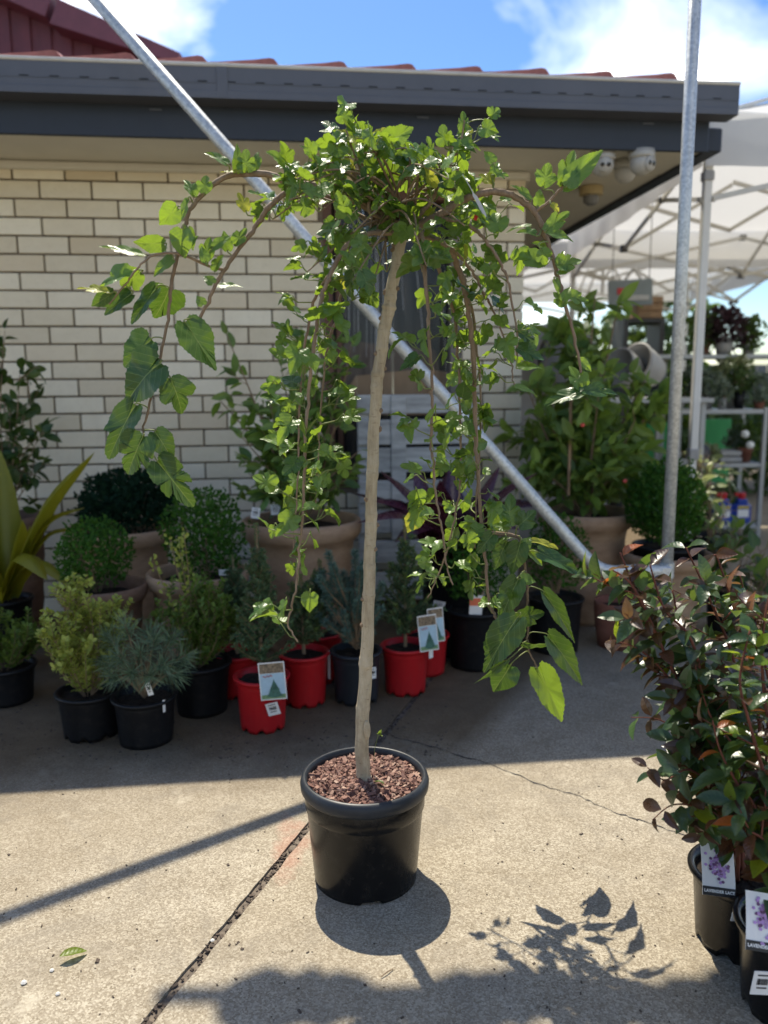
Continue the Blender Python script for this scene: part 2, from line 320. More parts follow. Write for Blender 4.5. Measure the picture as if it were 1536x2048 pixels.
simple('print_sky', (0.36, 0.52, 0.62), 0.4, 0, 0.12, 30, 0.0)
simple('print_fir', (0.03, 0.13, 0.10), 0.4, 0, 0.4, 160, 0.0)
simple('print_grass', (0.14, 0.26, 0.12), 0.4, 0, 0.3, 200, 0.0)
simple('print_photo', (0.18, 0.13, 0.08), 0.4, 0, 0.9, 120, 0.0)
simple('print_red', (0.55, 0.03, 0.03), 0.4)
simple('print_orange', (0.70, 0.16, 0.07), 0.4, 0, 0.2, 60)
simple('print_lilac', (0.42, 0.24, 0.52), 0.4, 0, 0.35, 140, 0.0)
simple('print_purple', (0.13, 0.04, 0.13), 0.4, 0, 0.4, 160, 0.0)
simple('pallet_grey_paint', (0.40, 0.41, 0.40), 0.7, 0, 0.4, 16, 0.3, stretch=(0.25, 1, 1.6))
simple('frame_timber', (0.11, 0.05, 0.028), 0.6, 0, 0.3, 20, 0.3, stretch=(1, 1, 0.15))
simple('grey_timber', (0.17, 0.15, 0.13), 0.7, 0, 0.25, 20, 0.3, stretch=(1, 1, 0.15))
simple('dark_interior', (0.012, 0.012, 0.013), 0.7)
simple('cardboard', (0.34, 0.20, 0.10), 0.8, 0, 0.12, 12, 0.05)
simple('brown_board', (0.09, 0.05, 0.033), 0.7, 0, 0.2, 10, 0.1)
def film():
    m, nt, N, L = nodes('clear_plastic_film')
    g = nt.nodes.new('ShaderNodeBsdfGlossy'); g.inputs['Roughness'].default_value = 0.12; g.inputs['Color'].default_value = (0.9, 0.9, 0.9, 1)
    d = nt.nodes.new('ShaderNodeBsdfDiffuse'); d.inputs['Color'].default_value = (0.5, 0.52, 0.52, 1)
    t = nt.nodes.new('ShaderNodeBsdfTransparent'); t.inputs['Color'].default_value = (0.93, 0.94, 0.94, 1)
    fr = nt.nodes.new('ShaderNodeFresnel'); fr.inputs[0].default_value = 1.3
    m0 = nt.nodes.new('ShaderNodeMixShader'); m0.inputs[0].default_value = 0.05; L.new(t.outputs[0], m0.inputs[1]); L.new(d.outputs[0], m0.inputs[2])
    m1 = nt.nodes.new('ShaderNodeMixShader'); L.new(fr.outputs[0], m1.inputs[0]); L.new(m0.outputs[0], m1.inputs[1]); L.new(g.outputs[0], m1.inputs[2])
    out(nt, m1.outputs[0])
film()
simple('camera_white', (0.42, 0.41, 0.38), 0.35, 0, 0.03)
simple('lens_black', (0.01, 0.01, 0.012), 0.1)
simple('sensor_yellow', (0.42, 0.33, 0.17), 0.5)
simple('shelf_metal', (0.36, 0.37, 0.37), 0.4, 0.3, 0.1, 10)
simple('green_board', (0.03, 0.34, 0.09), 0.5, 0, 0.15, 6)
simple('blue_plastic', (0.012, 0.05, 0.32), 0.35, 0, 0.1)
simple('red_cap_plastic', (0.50, 0.012, 0.016), 0.35)
simple('yellow_print', (0.6, 0.45, 0.05), 0.4)
simple('crate_wood', (0.32, 0.20, 0.11), 0.7, 0, 0.25, 12)
simple('sign_board', (0.22, 0.26, 0.28), 0.5, 0, 0.1, 6)
simple('grey_resin', (0.36, 0.35, 0.33), 0.6, 0, 0.12, 8)
simple('dark_grey_sheet', (0.17, 0.17, 0.17), 0.5, 0, 0.1, 6)
simple('fence_grey', (0.20, 0.20, 0.19), 0.7)
simple('pale_pebble', (0.6, 0.58, 0.53), 0.7)
simple('debris_brown', (0.075, 0.055, 0.04), 0.9)
simple('white_flower', (0.8, 0.8, 0.74), 0.6)
simple('red_flower', (0.6, 0.08, 0.06), 0.5)

# ------------------------------------------------------------------ mesh helpers
class MB:
    def __init__(s): s.v = []; s.f = []; s.m = []; s.uv = None
    def add(s, vs, fs, mi=0):
        o = len(s.v); s.v.extend(tuple(p) for p in vs); s.f.extend(tuple(i + o for i in f) for f in fs); s.m.extend([mi] * len(fs))
    def box(s, c, size, rot=None, mi=0, bev=0.0):
        x, y, z = (d / 2 for d in size); b = min(bev, x * .45, y * .45, z * .45)
        if b <= 0:
            vs = [Vector((sx * x, sy * y, sz * z)) for sz in (-1, 1) for sy in (-1, 1) for sx in (-1, 1)]
            fs = [(0, 2, 3, 1), (4, 5, 7, 6), (0, 1, 5, 4), (2, 6, 7, 3), (0, 4, 6, 2), (1, 3, 7, 5)]
        else:
            vs = []; fs = []
            def ring(xx, yy, zz, bb): return [(xx, -yy + bb, zz), (xx, yy - bb, zz), (xx - bb, yy, zz), (-xx + bb, yy, zz), (-xx, yy - bb, zz), (-xx, -yy + bb, zz), (-xx + bb, -yy, zz), (xx - bb, -yy, zz)]
            for (zz, ins) in ((-z, b), (-z + b, 0), (z - b, 0), (z, b)): vs += [Vector(p) for p in ring(x - ins, y - ins, zz, b)]
            for k in range(3):
                for i in range(8): fs.append((k * 8 + i, k * 8 + (i + 1) % 8, k * 8 + 8 + (i + 1) % 8, k * 8 + 8 + i))
            fs.append(tuple(range(7, -1, -1))); fs.append(tuple(range(24, 32)))
        c = Vector(c)
        s.add([(rot @ p if rot else p) + c for p in vs], fs, mi); return s
    def tube(s, pts, rad, seg=6, mi=0, cap=True):
        pts = [Vector(p) for p in pts]; n = len(pts)
        if isinstance(rad, (int, float)): rad = [rad] * n
        vs = []; fs = []; prev = None
        for i, p in enumerate(pts):
            t = (pts[min(i + 1, n - 1)] - pts[max(i - 1, 0)])
            t = t.normalized() if t.length > 1e-9 else Vector((0, 0, 1))
            if prev is None:
                a = t.orthogonal().normalized()
            else:
                a = prev - t * prev.dot(t); a = a.normalized() if a.length > 1e-6 else t.orthogonal().normalized()
            prev = a; b = t.cross(a)
            for k in range(seg):
                an = 2 * math.pi * k / seg; vs.append(p + (a * math.cos(an) + b * math.sin(an)) * rad[i])
        for i in range(n - 1):
            for k in range(seg): fs.append((i * seg + k, i * seg + (k + 1) % seg, (i + 1) * seg + (k + 1) % seg, (i + 1) * seg + k))
        if cap: fs.append(tuple(range(seg - 1, -1, -1))); fs.append(tuple((n - 1) * seg + k for k in range(seg)))
        s.add(vs, fs, mi); return s
    def bar(s, a, b, wid, hei=None, mi=0):
        a = Vector(a); b = Vector(b); d = b - a; hei = hei or wid
        q = d.to_track_quat('X', 'Z').to_matrix()
        s.box((a + b) / 2, (d.length, wid, hei), q, mi); return s
    def lathe(s, prof, c=(0, 0, 0), seg=32, mi=0, notch=None):
        c = Vector(c); n = len(prof); vs = []; fs = []
        for i, (r, z) in enumerate(prof):
            for k in range(seg):
                a = 2 * math.pi * k / seg; zz = z
                if notch and i in notch[0] and (k % notch[1]) < notch[2]: zz = z + notch[3]
                vs.append(c + Vector((r * math.cos(a), r * math.sin(a), zz)))
        for i in range(n - 1):
            for k in range(seg): fs.append((i * seg + k, i * seg + (k + 1) % seg, (i + 1) * seg + (k + 1) % seg, (i + 1) * seg + k))
        s.add(vs, fs, mi); return s
    def disc(s, c, r, seg=24, mi=0, rough=0.0, rr=None):
        c = Vector(c); vs = [c]; fs = []; rings = 4
        for j in range(1, rings + 1):
            for k in range(seg):
                a = 2 * math.pi * k / seg; h = (rr.uniform(-rough, rough) if rr else 0)
                vs.append(c + Vector((r * j / rings * math.cos(a), r * j / rings * math.sin(a), h)))
        for k in range(seg): fs.append((0, 1 + k, 1 + (k + 1) % seg))
        for j in range(rings - 1):
            for k in range(seg):
                a = 1 + j * seg + k; b = 1 + j * seg + (k + 1) % seg; fs.append((a, a + seg, b + seg, b))
        s.add(vs, fs, mi); return s
    def batch(s, tv, tf, mats, mi=0):         # many transformed copies of a small template
        tv = np.array(tv); n = len(tv)
        for Mx in mats:
            o = len(s.v); P = tv @ Mx[:, :3].T + Mx[:, 3]
            s.v.extend(map(tuple, P.tolist())); s.f.extend(tuple(i + o for i in f) for f in tf); s.m.extend([mi] * len(tf))
    def mesh(s, name, mats, origin=(0, 0, 0), smooth=False):
        me = bpy.data.meshes.new(name); o = Vector(origin)
        me.from_pydata([(p[0] - o.x, p[1] - o.y, p[2] - o.z) for p in s.v], [], s.f)
        if not isinstance(mats, (list, tuple)): mats = [mats]
        for mm in mats: me.materials.append(M[mm])
        me.polygons.foreach_set('material_index', s.m)
        if smooth: me.polygons.foreach_set('use_smooth', [True] * len(s.f))
        me.update(); return me
    def build(s, name, mats, parent=None, origin=None, smooth=False, kind=None, label=None):
        if origin is None: origin = WORLD[parent.name] if parent is not None else (0, 0, 0)
        me = s.mesh(name, mats, origin, smooth); ob = bpy.data.objects.new(name, me); C.objects.link(ob)
        if parent is not None:
            ob.parent = parent; WORLD[ob.name] = tuple(origin)
        else:
            ob.location = origin; WORLD[ob.name] = tuple(origin)
        if kind: ob['kind'] = kind
        if label: ob['label'] = label
        return ob
WORLD = {}
def thing(name, label, cat, loc, group=None):
    o = bpy.data.objects.new(name, None); C.objects.link(o); o.location = loc; o.empty_display_size = 0.05
    WORLD[o.name] = tuple(loc); o['label'] = label; o['category'] = cat
    if group: o['group'] = group
    return o
def tag(o, label, cat, group=None):
    o['label'] = label; o['category'] = cat
    if group: o['group'] = group
    return o
def smoothpath(pts, sub=4):
    pts = [Vector(p) for p in pts]; res = []
    for i in range(len(pts) - 1):
        p0 = pts[max(i - 1, 0)]; p1 = pts[i]; p2 = pts[i + 1]; p3 = pts[min(i + 2, len(pts) - 1)]
        for k in range(sub):
            t = k / sub
            res.append(0.5 * ((2 * p1) + (p2 - p0) * t + (2 * p0 - 5 * p1 + 4 * p2 - p3) * t * t + (3 * p1 - p0 - 3 * p2 + p3) * t ** 3))
    res.append(pts[-1]); return res
def frame(base, d, nh, sx, sy, sz=None):       # leaf frame: Y along d, Z towards nh
    y = Vector(d).normalized(); z = Vector(nh) - y * Vector(nh).dot(y)
    z = z.normalized() if z.length > 1e-5 else y.orthogonal().normalized()
    x = y.cross(z); sz = sz or sy
    return Matrix(((x.x * sx, y.x * sy, z.x * sz, base[0]), (x.y * sx, y.y * sy, z.y * sz, base[1]), (x.z * sx, y.z * sy, z.z * sz, base[2]), (0, 0, 0, 1)))
def np34(m): return np.array([list(r) for r in m])[:3]
def rv(r, a=1.0): return Vector((r.uniform(-a, a), r.uniform(-a, a), r.uniform(-a, a)))
def place(me, name, parent, mat4):
    ob = bpy.data.objects.new(name, me); C.objects.link(ob); ob.parent = parent
    ob.matrix_basis = Matrix.Translation(-Vector(WORLD[parent.name])) @ mat4
    return ob

# leaf templates ------------------------------------------------------------
def lobed_leaf(name, half, mat, seed, droop=0.25, fold=0.25, wave=0.05, serr=-0.024):
    r = random.Random(seed)
    def side(sg):
        pts = [(x * (1 + r.uniform(-.1, .1)), y + r.uniform(-.02, .02)) for x, y in half]; pts[0] = half[0]; pts[-1] = half[-1]
        o = []
        for i in range(len(pts) - 1):
            (x0, y0), (x1, y1) = pts[i], pts[i + 1]; o.append((sg * x0, y0))
            nx, ny = (y1 - y0), -(x1 - x0); ln = math.hypot(nx, ny) or 1
            for tt_, amp in ((.38, .35), (.50, 1.0)) if ln < .12 else ((.22, .3), (.34, 1.0), (.46, -.1), (.74, .3), (.88, 1.0)):
                o.append((sg * ((x0 * (1 - tt_) + x1 * tt_) + nx / ln * serr * amp), (y0 * (1 - tt_) + y1 * tt_) + ny / ln * serr * amp))
        o.append((sg * pts[-1][0], pts[-1][1])); return o
    a = side(1); b = side(-1); ol = a + b[-2:0:-1]
    c = (0, 0.36); n = len(ol)
    P = [c] + [(c[0] + (x - c[0]) * .55, c[1] + (y - c[1]) * .55) for x, y in ol] + ol
    ph = r.uniform(0, 6); curl = r.uniform(-.12, .12)
    vs = []
    for i, (x, y) in enumerate(P):
        e = 1 if i > n else (0.22 if i else 0)
        an = math.atan2(x, y - .36)
        vs.append((x, y, -droop * y * abs(y) + fold * abs(x) - fold * .9 * x * x + wave * e * (.7 * math.sin(3 * an + ph) + .35 * math.sin(7 * an + 2 * ph)) + curl * x * y))
    fs = [(0, 1 + i, 1 + (i + 1) % n) for i in range(n)]
    for i in range(n): fs.append((1 + i, 1 + n + i, 1 + n + (i + 1) % n, 1 + (i + 1) % n))
    mb = MB(); mb.add(vs, fs); me = mb.mesh(name, mat, smooth=True)
    uv = me.uv_layers.new(name='UVMap')
    for l in me.loops: uv.data[l.index].uv = P[l.vertex_index]
    return me
def oval_leaf(name, mat, wid, seed, droop=0.25, fold=0.35, rows=5, tipw=0.0):
    r = random.Random(seed); vs = []; uvs = []; fs = []
    for k in range(rows + 1):
        t = k / rows; hw = wid / 2 * (math.sin(math.pi * min(1, t ** 0.85 * .97 + .015)) ** 0.75)
        if k == rows: hw = 0.01
        z = -droop * t * t + r.uniform(-.012, .012)
        for sx in (-1, 0, 1):
            x = sx * hw; vs.append((x, t, z + fold * abs(x))); uvs.append((x, t))
    for k in range(rows):
        o = k * 3; fs += [(o, o + 1, o + 4, o + 3), (o + 1, o + 2, o + 5, o + 4)]
    mb = MB(); mb.add(vs, fs); me = mb.mesh(name, mat, smooth=True)
    uv = me.uv_layers.new(name='UVMap')
    for l in me.loops: uv.data[l.index].uv = uvs[l.vertex_index]
    return me
TL_V = [(0, 0, 0), (.3, .35, .06), (.26, .75, .05), (0, 1, -.05), (-.26, .75, .05), (-.3, .35, .06), (0, .5, 0)]
TL_F = [(0, 1, 6), (1, 2, 6), (2, 3, 6), (3, 4, 6), (4, 5, 6), (5, 0, 6)]
ND_V = [(-.5, 0, 0), (.5, 0, 0), (.42, .7, .0), (0, 1, 0), (-.42, .7, 0)]
ND_F = [(0, 1, 2, 3, 4)]

# ------------------------------------------------------------------ the setting
def joint_at(t): return G(270, 2048).lerp(G(900, 1318), t)
JA = G(292, 2048); JB = G(622, 1648); JD = (JB - JA).normalized(); JN = Vector((-JD.y, JD.x, 0))
J0 = JA - JD * 6; J1 = JB + JD * 26; HALF = 0.0105
rj = random.Random(3)
base = MB(); base.add([(-60, -30, -.006), (60, -30, -.006), (60, 120, -.006), (-60, 120, -.006)], [(0, 1, 2, 3)])
gb = base.build('ground_soil', 'joint_dirt'); gb['kind'] = 'structure'
def slab(name, sg):
    pts = []; s = -6.0
    while s < 24:
        step = 0.035 if -.1 < s < 2.4 else 1.0
        j = rj.uniform(-.0022, .0022) if -.2 < s < 2.4 else 0
        pts.append(JA + JD * s + JN * sg * (HALF + j)); s += step
    far = [JA + JD * 24 + JN * sg * 60, JA - JD * 6 + JN * sg * 60]
    poly = pts + far; n = len(poly); mb = MB()
    vs = [(p.x, p.y, 0.0) for p in poly] + [(p.x, p.y, -.02) for p in poly]
    top = tuple(range(n)); ar = sum(poly[i].x * poly[(i + 1) % n].y - poly[(i + 1) % n].x * poly[i].y for i in range(n))
    if ar < 0: top = top[::-1]
    mb.add(vs, [top] + [(i, (i + 1) % n, n + (i + 1) % n, n + i) for i in range(len(pts) - 1)])
    o = mb.build(name, 'aggregate_concrete'); o['kind'] = 'structure'; return o
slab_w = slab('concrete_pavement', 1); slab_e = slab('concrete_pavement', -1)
far_g = MB(); far_g.add([(-60, 20, -.003), (60, 20, -.003), (60, 120, -.003), (-60, 120, -.003)], [(0, 1, 2, 3)])
far_g.build('far_ground', 'aggregate_concrete')['kind'] = 'structure'
# crack across the slab
cp = [(772, 1463), (790, 1475), (835, 1486), (880, 1498), (925, 1514), (960, 1523), (1010, 1540), (1050, 1558), (1100, 1577), (1150, 1590), (1200, 1612), (1250, 1632), (1300, 1646), (1360, 1668), (1420, 1690)]
pts = []
for i in range(len(cp) - 1):
    a = G(*cp[i]); b = G(*cp[i + 1])
    for k in range(5): pts.append(a.lerp(b, k / 5) + Vector((rj.uniform(-.004, .004), rj.uniform(-.005, .005), 0)))
mb = MB(); vs = []; fs = []
for i, p in enumerate(pts):
    wdt = rj.uniform(.0008, .0026) * (1.7 if rj.random() < .15 else 1); vs += [(p.x, p.y - wdt, .0015), (p.x, p.y + wdt, .0015)]
    if i: fs.append((2 * i - 2, 2 * i - 1, 2 * i + 1, 2 * i))
mb.add(vs, fs); mb.build('crack', 'dark_slot', slab_e)
# grit and leaf crumbs in the joint and on the paving (uncountable)
mb = MB(); rg = random.Random(8)
def crumb(p, s, flat=.5):
    q = Matrix.Rotation(rg.uniform(0, 6), 3, 'Z') @ Matrix.Rotation(rg.uniform(-.5, .5), 3, 'X')
    mb.box((p[0], p[1], p[2]), (s * rg.uniform(.6, 1.6), s * rg.uniform(.5, 1), s * flat * rg.uniform(.5, 1.2)), q)
for k in range(420):
    s = rg.uniform(.0, 2.3); p = JA + JD * s + JN * rg.uniform(-.0095, .0095); crumb((p.x, p.y, -.005 + rg.uniform(0, .004)), rg.uniform(.003, .009))
for k in range(260):
    p = G(rg.uniform(0, 1400), rg.uniform(1420, 2046)); crumb((p.x, p.y, .001), rg.uniform(.0015, .0045) * (1.7 if rg.random() < .06 else 1))
for k in range(420):
    p = G(rg.uniform(0, 900), rg.uniform(1400, 1520)); crumb((p.x, p.y, .001), rg.uniform(.002, .007))
mb.build('soil_crumbs', 'debris_brown', kind='stuff')

# house ---------------------------------------------------------------------
HA = R(6.3); HU = Vector((math.cos(HA), math.sin(HA), 0)); HN = Vector((-math.sin(HA), math.cos(HA), 0))
HC = Vector((0.7105, 4.167, 0)); HROT = Matrix.Rotation(HA, 3, 'Z')
def H(u, v, z): return HC + HU * u + HN * v + Vector((0, 0, z))
house = thing('brick_garage', 'cream brick garage with dark blue eaves and a red tiled roof', 'garage', HC)
BM_U, BM_Z, JW = 0.2345, 0.0829, 0.009
Z0 = 2.0 - 24 * BM_Z + 0.0
SOF = 2.15
WIN = (-1.005, -0.31, 0.6, 2.056)      # window opening u0,u1,z0,z1
core = MB()
U0 = -4.6
def corebox(u0, u1, z0, z1): core.box(H((u0 + u1) / 2, .062, (z0 + z1) / 2), (u1 - u0, .11, z1 - z0), HROT)
corebox(U0, WIN[0], 0, 2.3); corebox(WIN[1], -.004, 0, 2.3); corebox(WIN[0], WIN[1], 0, WIN[2]); corebox(WIN[0], WIN[1], WIN[3], 2.3)
core.box(H(-.062, 2.6, 1.15), (.11, 5.0, 2.3), HROT)
core.build('wall', 'mortar', house)
def brick_mesh(L, nm):
    r = random.Random(int(L * 1000)); b = MB(); b.box((0, 0, 0), (L, .05, BM_Z - JW), bev=.0025); return b.mesh(nm, 'cream_brick')
bmeshes = {}
rb = random.Random(21)
def lay(u0, u1, z):
    L = round(u1 - u0, 3)
    if L < .02: return
    if L not in bmeshes: bmeshes[L] = brick_mesh(L, 'brick')
    c = H((u0 + u1) / 2, .016 + rb.uniform(-.0015, .0015), z)
    place(bmeshes[L], 'brick', house, Matrix.Translation(c) @ (Matrix.Rotation(HA, 4, 'Z') @ Matrix.Rotation(rb.uniform(-.004, .004), 4, 'Y')))
# row k: top joint heights measured from the photo; perpends alternate half a brick
refu = (W(130, 345, 3.93) - HC).dot(HU)
for k in range(0, 26):
    zc = 2.0275 - (k - 0) * BM_Z + .0
    zc = 2.112 - k * BM_Z - .042 + .042
    if zc < .02: break
    z = zc; off = refu if k % 2 == 0 else refu - BM_U / 2
    n0 = math.ceil((-2.62 - off) / BM_U)
    u = off + (n0 - 1) * BM_U
    while u < 0:
        a, b = u + JW / 2, u + BM_U - JW / 2
        a = max(a, -2.64); b = min(b, -0.001)
        if b - a > .03:
            inw = WIN[2] < z < WIN[3]
            if inw and a < WIN[0] < b: lay(a, WIN[0], z)
            elif inw and a < WIN[1] < b: lay(WIN[1], b, z)
            elif inw and a >= WIN[0] and b <= WIN[1]: pass
            else: lay(a, b, z)
        u += BM_U
# window: timber frame, dark glass, cardboard and hanging plastic film inside
wf = MB(); u0, u1, z0, z1 = WIN
wf.box(H(u0 + .022, .05, (z0 + z1) / 2), (.044, .09, z1 - z0), HROT, bev=.003)
wf.box(H(u0 + .075, .07, (z0 + z1) / 2), (.03, .05, z1 - z0), HROT, bev=.003)
wf.box(H((u0 + u1) / 2, .05, z0 + .02), (u1 - u0 - .09, .088, .04), HROT, bev=.003); wf.box(H((u0 + u1) / 2, .05, z1 - .02), (u1 - u0 - .09, .088, .04), HROT, bev=.003)
wo_ = wf.build('window_frame', 'frame_timber', house)
wr = MB(); wr.box(H(u1 - .03, .048, (z0 + z1) / 2), (.058, .086, z1 - z0), HROT, bev=.003); wr.build('window_jamb', 'grey_timber', house)
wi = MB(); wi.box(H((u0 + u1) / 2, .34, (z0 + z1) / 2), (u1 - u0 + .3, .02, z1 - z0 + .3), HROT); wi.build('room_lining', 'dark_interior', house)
def panel(name, pxs, v, mat):
    m_ = MB(); ps = []
    for (x, y) in pxs:
        d = ray(x, y); o = H(0, v, 0); t = (o - CP).dot(HN) / d.dot(HN); ps.append(CP + d * t)
    vs = [p for p in ps] + [p + HN * .006 for p in ps]; n = len(ps)
    m_.add(vs, [tuple(range(n))[::-1], tuple(range(n, 2 * n))] + [(i, (i + 1) % n, n + (i + 1) % n, n + i) for i in range(n)]); return m_
b_ = panel('board', [(600, 830), (600, 700), (655, 672), (760, 690), (870, 700), (900, 830)], .20, 0); tag(b_.build('dark_board', 'brown_board', None, HC), 'dark brown board standing low behind the plastic sheet in the window', 'board')
c_ = panel('cardboard', [(690, 830), (690, 785), (712, 752), (768, 745), (850, 738), (905, 745), (905, 830)], .14, 0); tag(c_.build('cardboard_sheet', 'cardboard', None, HC), 'tan cardboard sheet at the bottom of the window', 'cardboard')
fm = MB(); nu, nz = 44, 10; rf = random.Random(4); vs = []; prof = [rf.uniform(-1, 1) for _ in range(nu + 1)]
for j in range(nz + 1):
    for i in range(nu + 1):
        t = j / nz; uu = u0 + .10 + (u1 - u0 - .17) * i / nu
        vs.append(H(uu + (.5 - t) * .03 * prof[i], .065 + .012 * prof[i] * (.4 + t) + .006 * math.sin(i * .9), z1 - .05 - t * (z1 - z0 - .1)))
fm.add(vs, [(j * (nu + 1) + i, j * (nu + 1) + i + 1, (j + 1) * (nu + 1) + i + 1, (j + 1) * (nu + 1) + i) for j in range(nz) for i in range(nu)])
flm = fm.build('plastic_film', 'clear_plastic_film', None, HC, smooth=True); tag(flm, 'clear streaky plastic sheet hanging over the dark garage window', 'plastic sheet')
for k in range(15):  # pale strips painted in as glints on the film's folds
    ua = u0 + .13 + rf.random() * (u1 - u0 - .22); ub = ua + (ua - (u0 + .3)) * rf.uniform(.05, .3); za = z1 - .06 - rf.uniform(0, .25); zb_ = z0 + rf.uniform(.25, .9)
    glint = MB(); glint.tube([H(ua, .045, za), H((ua + ub) / 2, .043, (za + zb_) / 2), H(ub, .045, zb_)], rf.uniform(.0007, .0017), 4); glint.build('fold', 'grey_label', flm)
# eaves
so = MB()
so.box(H(-1.95, -.235, SOF + .008), (5.3, .43, .012), HROT); so.box(H(.352, 2.6, SOF + .010), (.69, 5.2, .012), HROT)
so.build('soffit', 'soffit_paint', house)
co_ = MB(); co_.box(H(-2.3, -.022, SOF - .0185), (4.62, .04, .037), HROT, bev=.008); co_.box(H(.012, 2.4, SOF - .018), (.022, 4.8, .036), HROT); co_.build('cornice', 'soffit_paint', house)
fa = MB(); fa.box(H(-1.965, -.466 + .011, SOF + .085), (5.33, .022, .19), HROT, bev=.003); fa.box(H(.70, 2.3, SOF + .085), (.022, 5.5, .19), HROT, bev=.003)
fa.build('fascia', 'navy_fascia_paint', house)
sg = MB(); sg.box(H(.757, 2.3, SOF + .062), (.088, 5.4, .105), HROT, bev=.006); sg.build('side_gutter', 'navy_fascia_paint', house)
fxm = MB(); fxm.box((0, 0, 0), (.05, .004, .008), bev=.0015); fxme = fxm.mesh('fixing_plate', 'slate_gutter_paint')
for px_, py_ in ((311, 219), (846, 235), (1297, 247)):
    d_f = ray(px_, py_); o_f = H(0, -.468, 0); place(fxme, 'fixing_plate', house, Matrix.Translation(CP + d_f * ((o_f - CP).dot(HN) / d_f.dot(HN))) @ Matrix.Rotation(HA, 4, 'Z'))
gu = MB(); GZ0, GZ1 = 2.266, 2.392
gu.box(H(-1.92, -.563, (GZ0 + GZ1) / 2 - .002), (5.394, .004, GZ1 - GZ0 - .004), HROT)            # face
gu.box(H(-1.92, -.5155, GZ0 + .002), (5.394, .0985, .004), HROT)                                    # floor
gu.box(H(.7765, -.516, (GZ0 + GZ1) / 2), (.003, .10, GZ1 - GZ0), HROT)                              # end cap
gu.box(H(-1.92, -.5665, GZ0 + .0145), (5.394, .006, .029), HROT, bev=.002)                          # lower bead
gu.box(H(-1.92, -.5655, GZ0 + .0595), (5.394, .003, .0035), HROT)
for u_ in (-1.42,): gu.box(H(u_, -.566, (GZ0 + GZ1) / 2), (.045, .008, GZ1 - GZ0 - .012), HROT, bev=.002)
g_o = gu.build('gutter', 'slate_gutter_paint', house)
gl = MB(); gl.tube([H(-4.6, -.563, GZ1 + .001), H(.779, -.563, GZ1 + .001)], .0085, 8); gl.build('gutter_lip_highlight', 'gutter_lip_highlight', g_o)
slotm = MB(); slotm.box((0, 0, 0), (.036, .003, .005)); sm = slotm.mesh('gutter_slot', 'dark_slot')
s = -2.3
while s < .76:
    place(sm, 'gutter_slot', g_o, Matrix.Translation(H(s, -.5665, GZ0 + .0635)) @ Matrix.Rotation(HA, 4, 'Z')); s += .1145
# tiled roof
PIT = R(15)
ro = MB(); sl = Vector((0, math.cos(PIT), math.sin(PIT)))
def RF(u, d, n=0.0):                  # u along the eave, d up the slope, n above the slope
    return H(u, -.5 + d * math.cos(PIT) - n * math.sin(PIT), 2.352 + d * math.sin(PIT) + n * math.cos(PIT))
vs = [RF(-4.6, .05), RF(.74, .05), RF(.74, 3.6), RF(-4.6, 3.6)]; vs += [RF(-4.6, .05, -.03), RF(.74, .05, -.03), RF(.74, 3.6, -.03), RF(-4.6, 3.6, -.03)]
ro.add(vs, [(0, 1, 2, 3), (7, 6, 5, 4), (0, 4, 5, 1), (1, 5, 6, 2), (2, 6, 7, 3), (3, 7, 4, 0)])
roof = ro.build('roof', 'red_roof_tile', house)
tm = MB(); TW, TLn = .284, .36
prof = [(0, .010), (.05, .012), (.12, .018), (.19, .024), (.225, .029), (.25, .032), (.268, .029), (.284, .012)]
vs = []; fs = []
for (y, dz) in ((0, 0), (TLn, -.012)):
    for (x, z) in prof: vs.append((x, y, z + dz))
    for (x, z) in prof: vs.append((x, y, max(z - .018, 0) * .6 - .004 + dz))
n = len(prof)
for i in range(n - 1):
    fs += [(i, i + 1, 2 * n + i + 1, 2 * n + i), (n + i + 1, n + i, 3 * n + i, 3 * n + i + 1), (i + 1, i, n + i, n + i + 1), (2 * n + i, 2 * n + i + 1, 3 * n + i + 1, 3 * n + i)]
fs += [(0, 2 * n, 3 * n, n), (n - 1, 2 * n - 1, 4 * n - 1, 3 * n - 1)]
tm.add(vs, fs); tmesh = tm.mesh('roof_tile', 'red_roof_tile')
for row in range(3):
    u = -2.9
    while u < .45:
        place(tmesh, 'roof_tile', roof, Matrix.Translation(RF(u, -.02 + row * .31, .058 + rb.uniform(-.002, .002))) @ Matrix.Rotation(HA, 4, 'Z') @ Matrix.Rotation(PIT - .03, 4, 'X')); u += TW
# maroon gable of the higher roof behind
GY = 5.6
gab = thing('maroon_gable', 'maroon corrugated gable end rising behind the blue gutter', 'gable roof', W(0, 300, GY))
A_, B_ = W(372, 116, GY), W(120, 4, GY); dirb = (A_ - B_).normalized(); Tp = B_ - dirb * 2.2
rw = MB(); k = 0
x = Tp.x - .6
while x < A_.x - .02:
    top = A_.z - (A_.x - x) * (dirb.z / dirb.x) * 1.0 - .10
    top = A_.z + (x - A_.x) * dirb.z / dirb.x - .10
    if top > 2.9: rw.box((x, GY + .05, (2.6 + top) / 2), (.066, .03 if k % 2 else .06, top - 2.6))
    x += .066; k += 1
rw.build('wall_cladding', 'maroon_metal', gab, kind='stuff')
bgm = MB(); dn = Vector((dirb.z, 0, -dirb.x))
segs = [(Tp, B_ + dirb * .02, .0), (B_ + dirb * .05, A_ + dirb * .0, -.03)]
for (p, q, dd) in segs:
    p2 = p + dn * dd * -1; q2 = q + dn * dd * -1
    th = .155
    vs = []
    for yy in (GY - .16, GY + 2.6):
        for pt, t_ in ((p, th), (q, th * .42 if dd else th)):
            vs += [(pt.x, yy, pt.z + dd), (pt.x + dn.x * t_, yy, pt.z + dn.z * t_ + dd)]
    bgm.add(vs, [(0, 2, 3, 1), (4, 5, 7, 6), (0, 4, 6, 2), (1, 3, 7, 5), (0, 1, 5, 4), (2, 6, 7, 3)])
bgm.build('barge_board', 'maroon_barge_paint', gab)
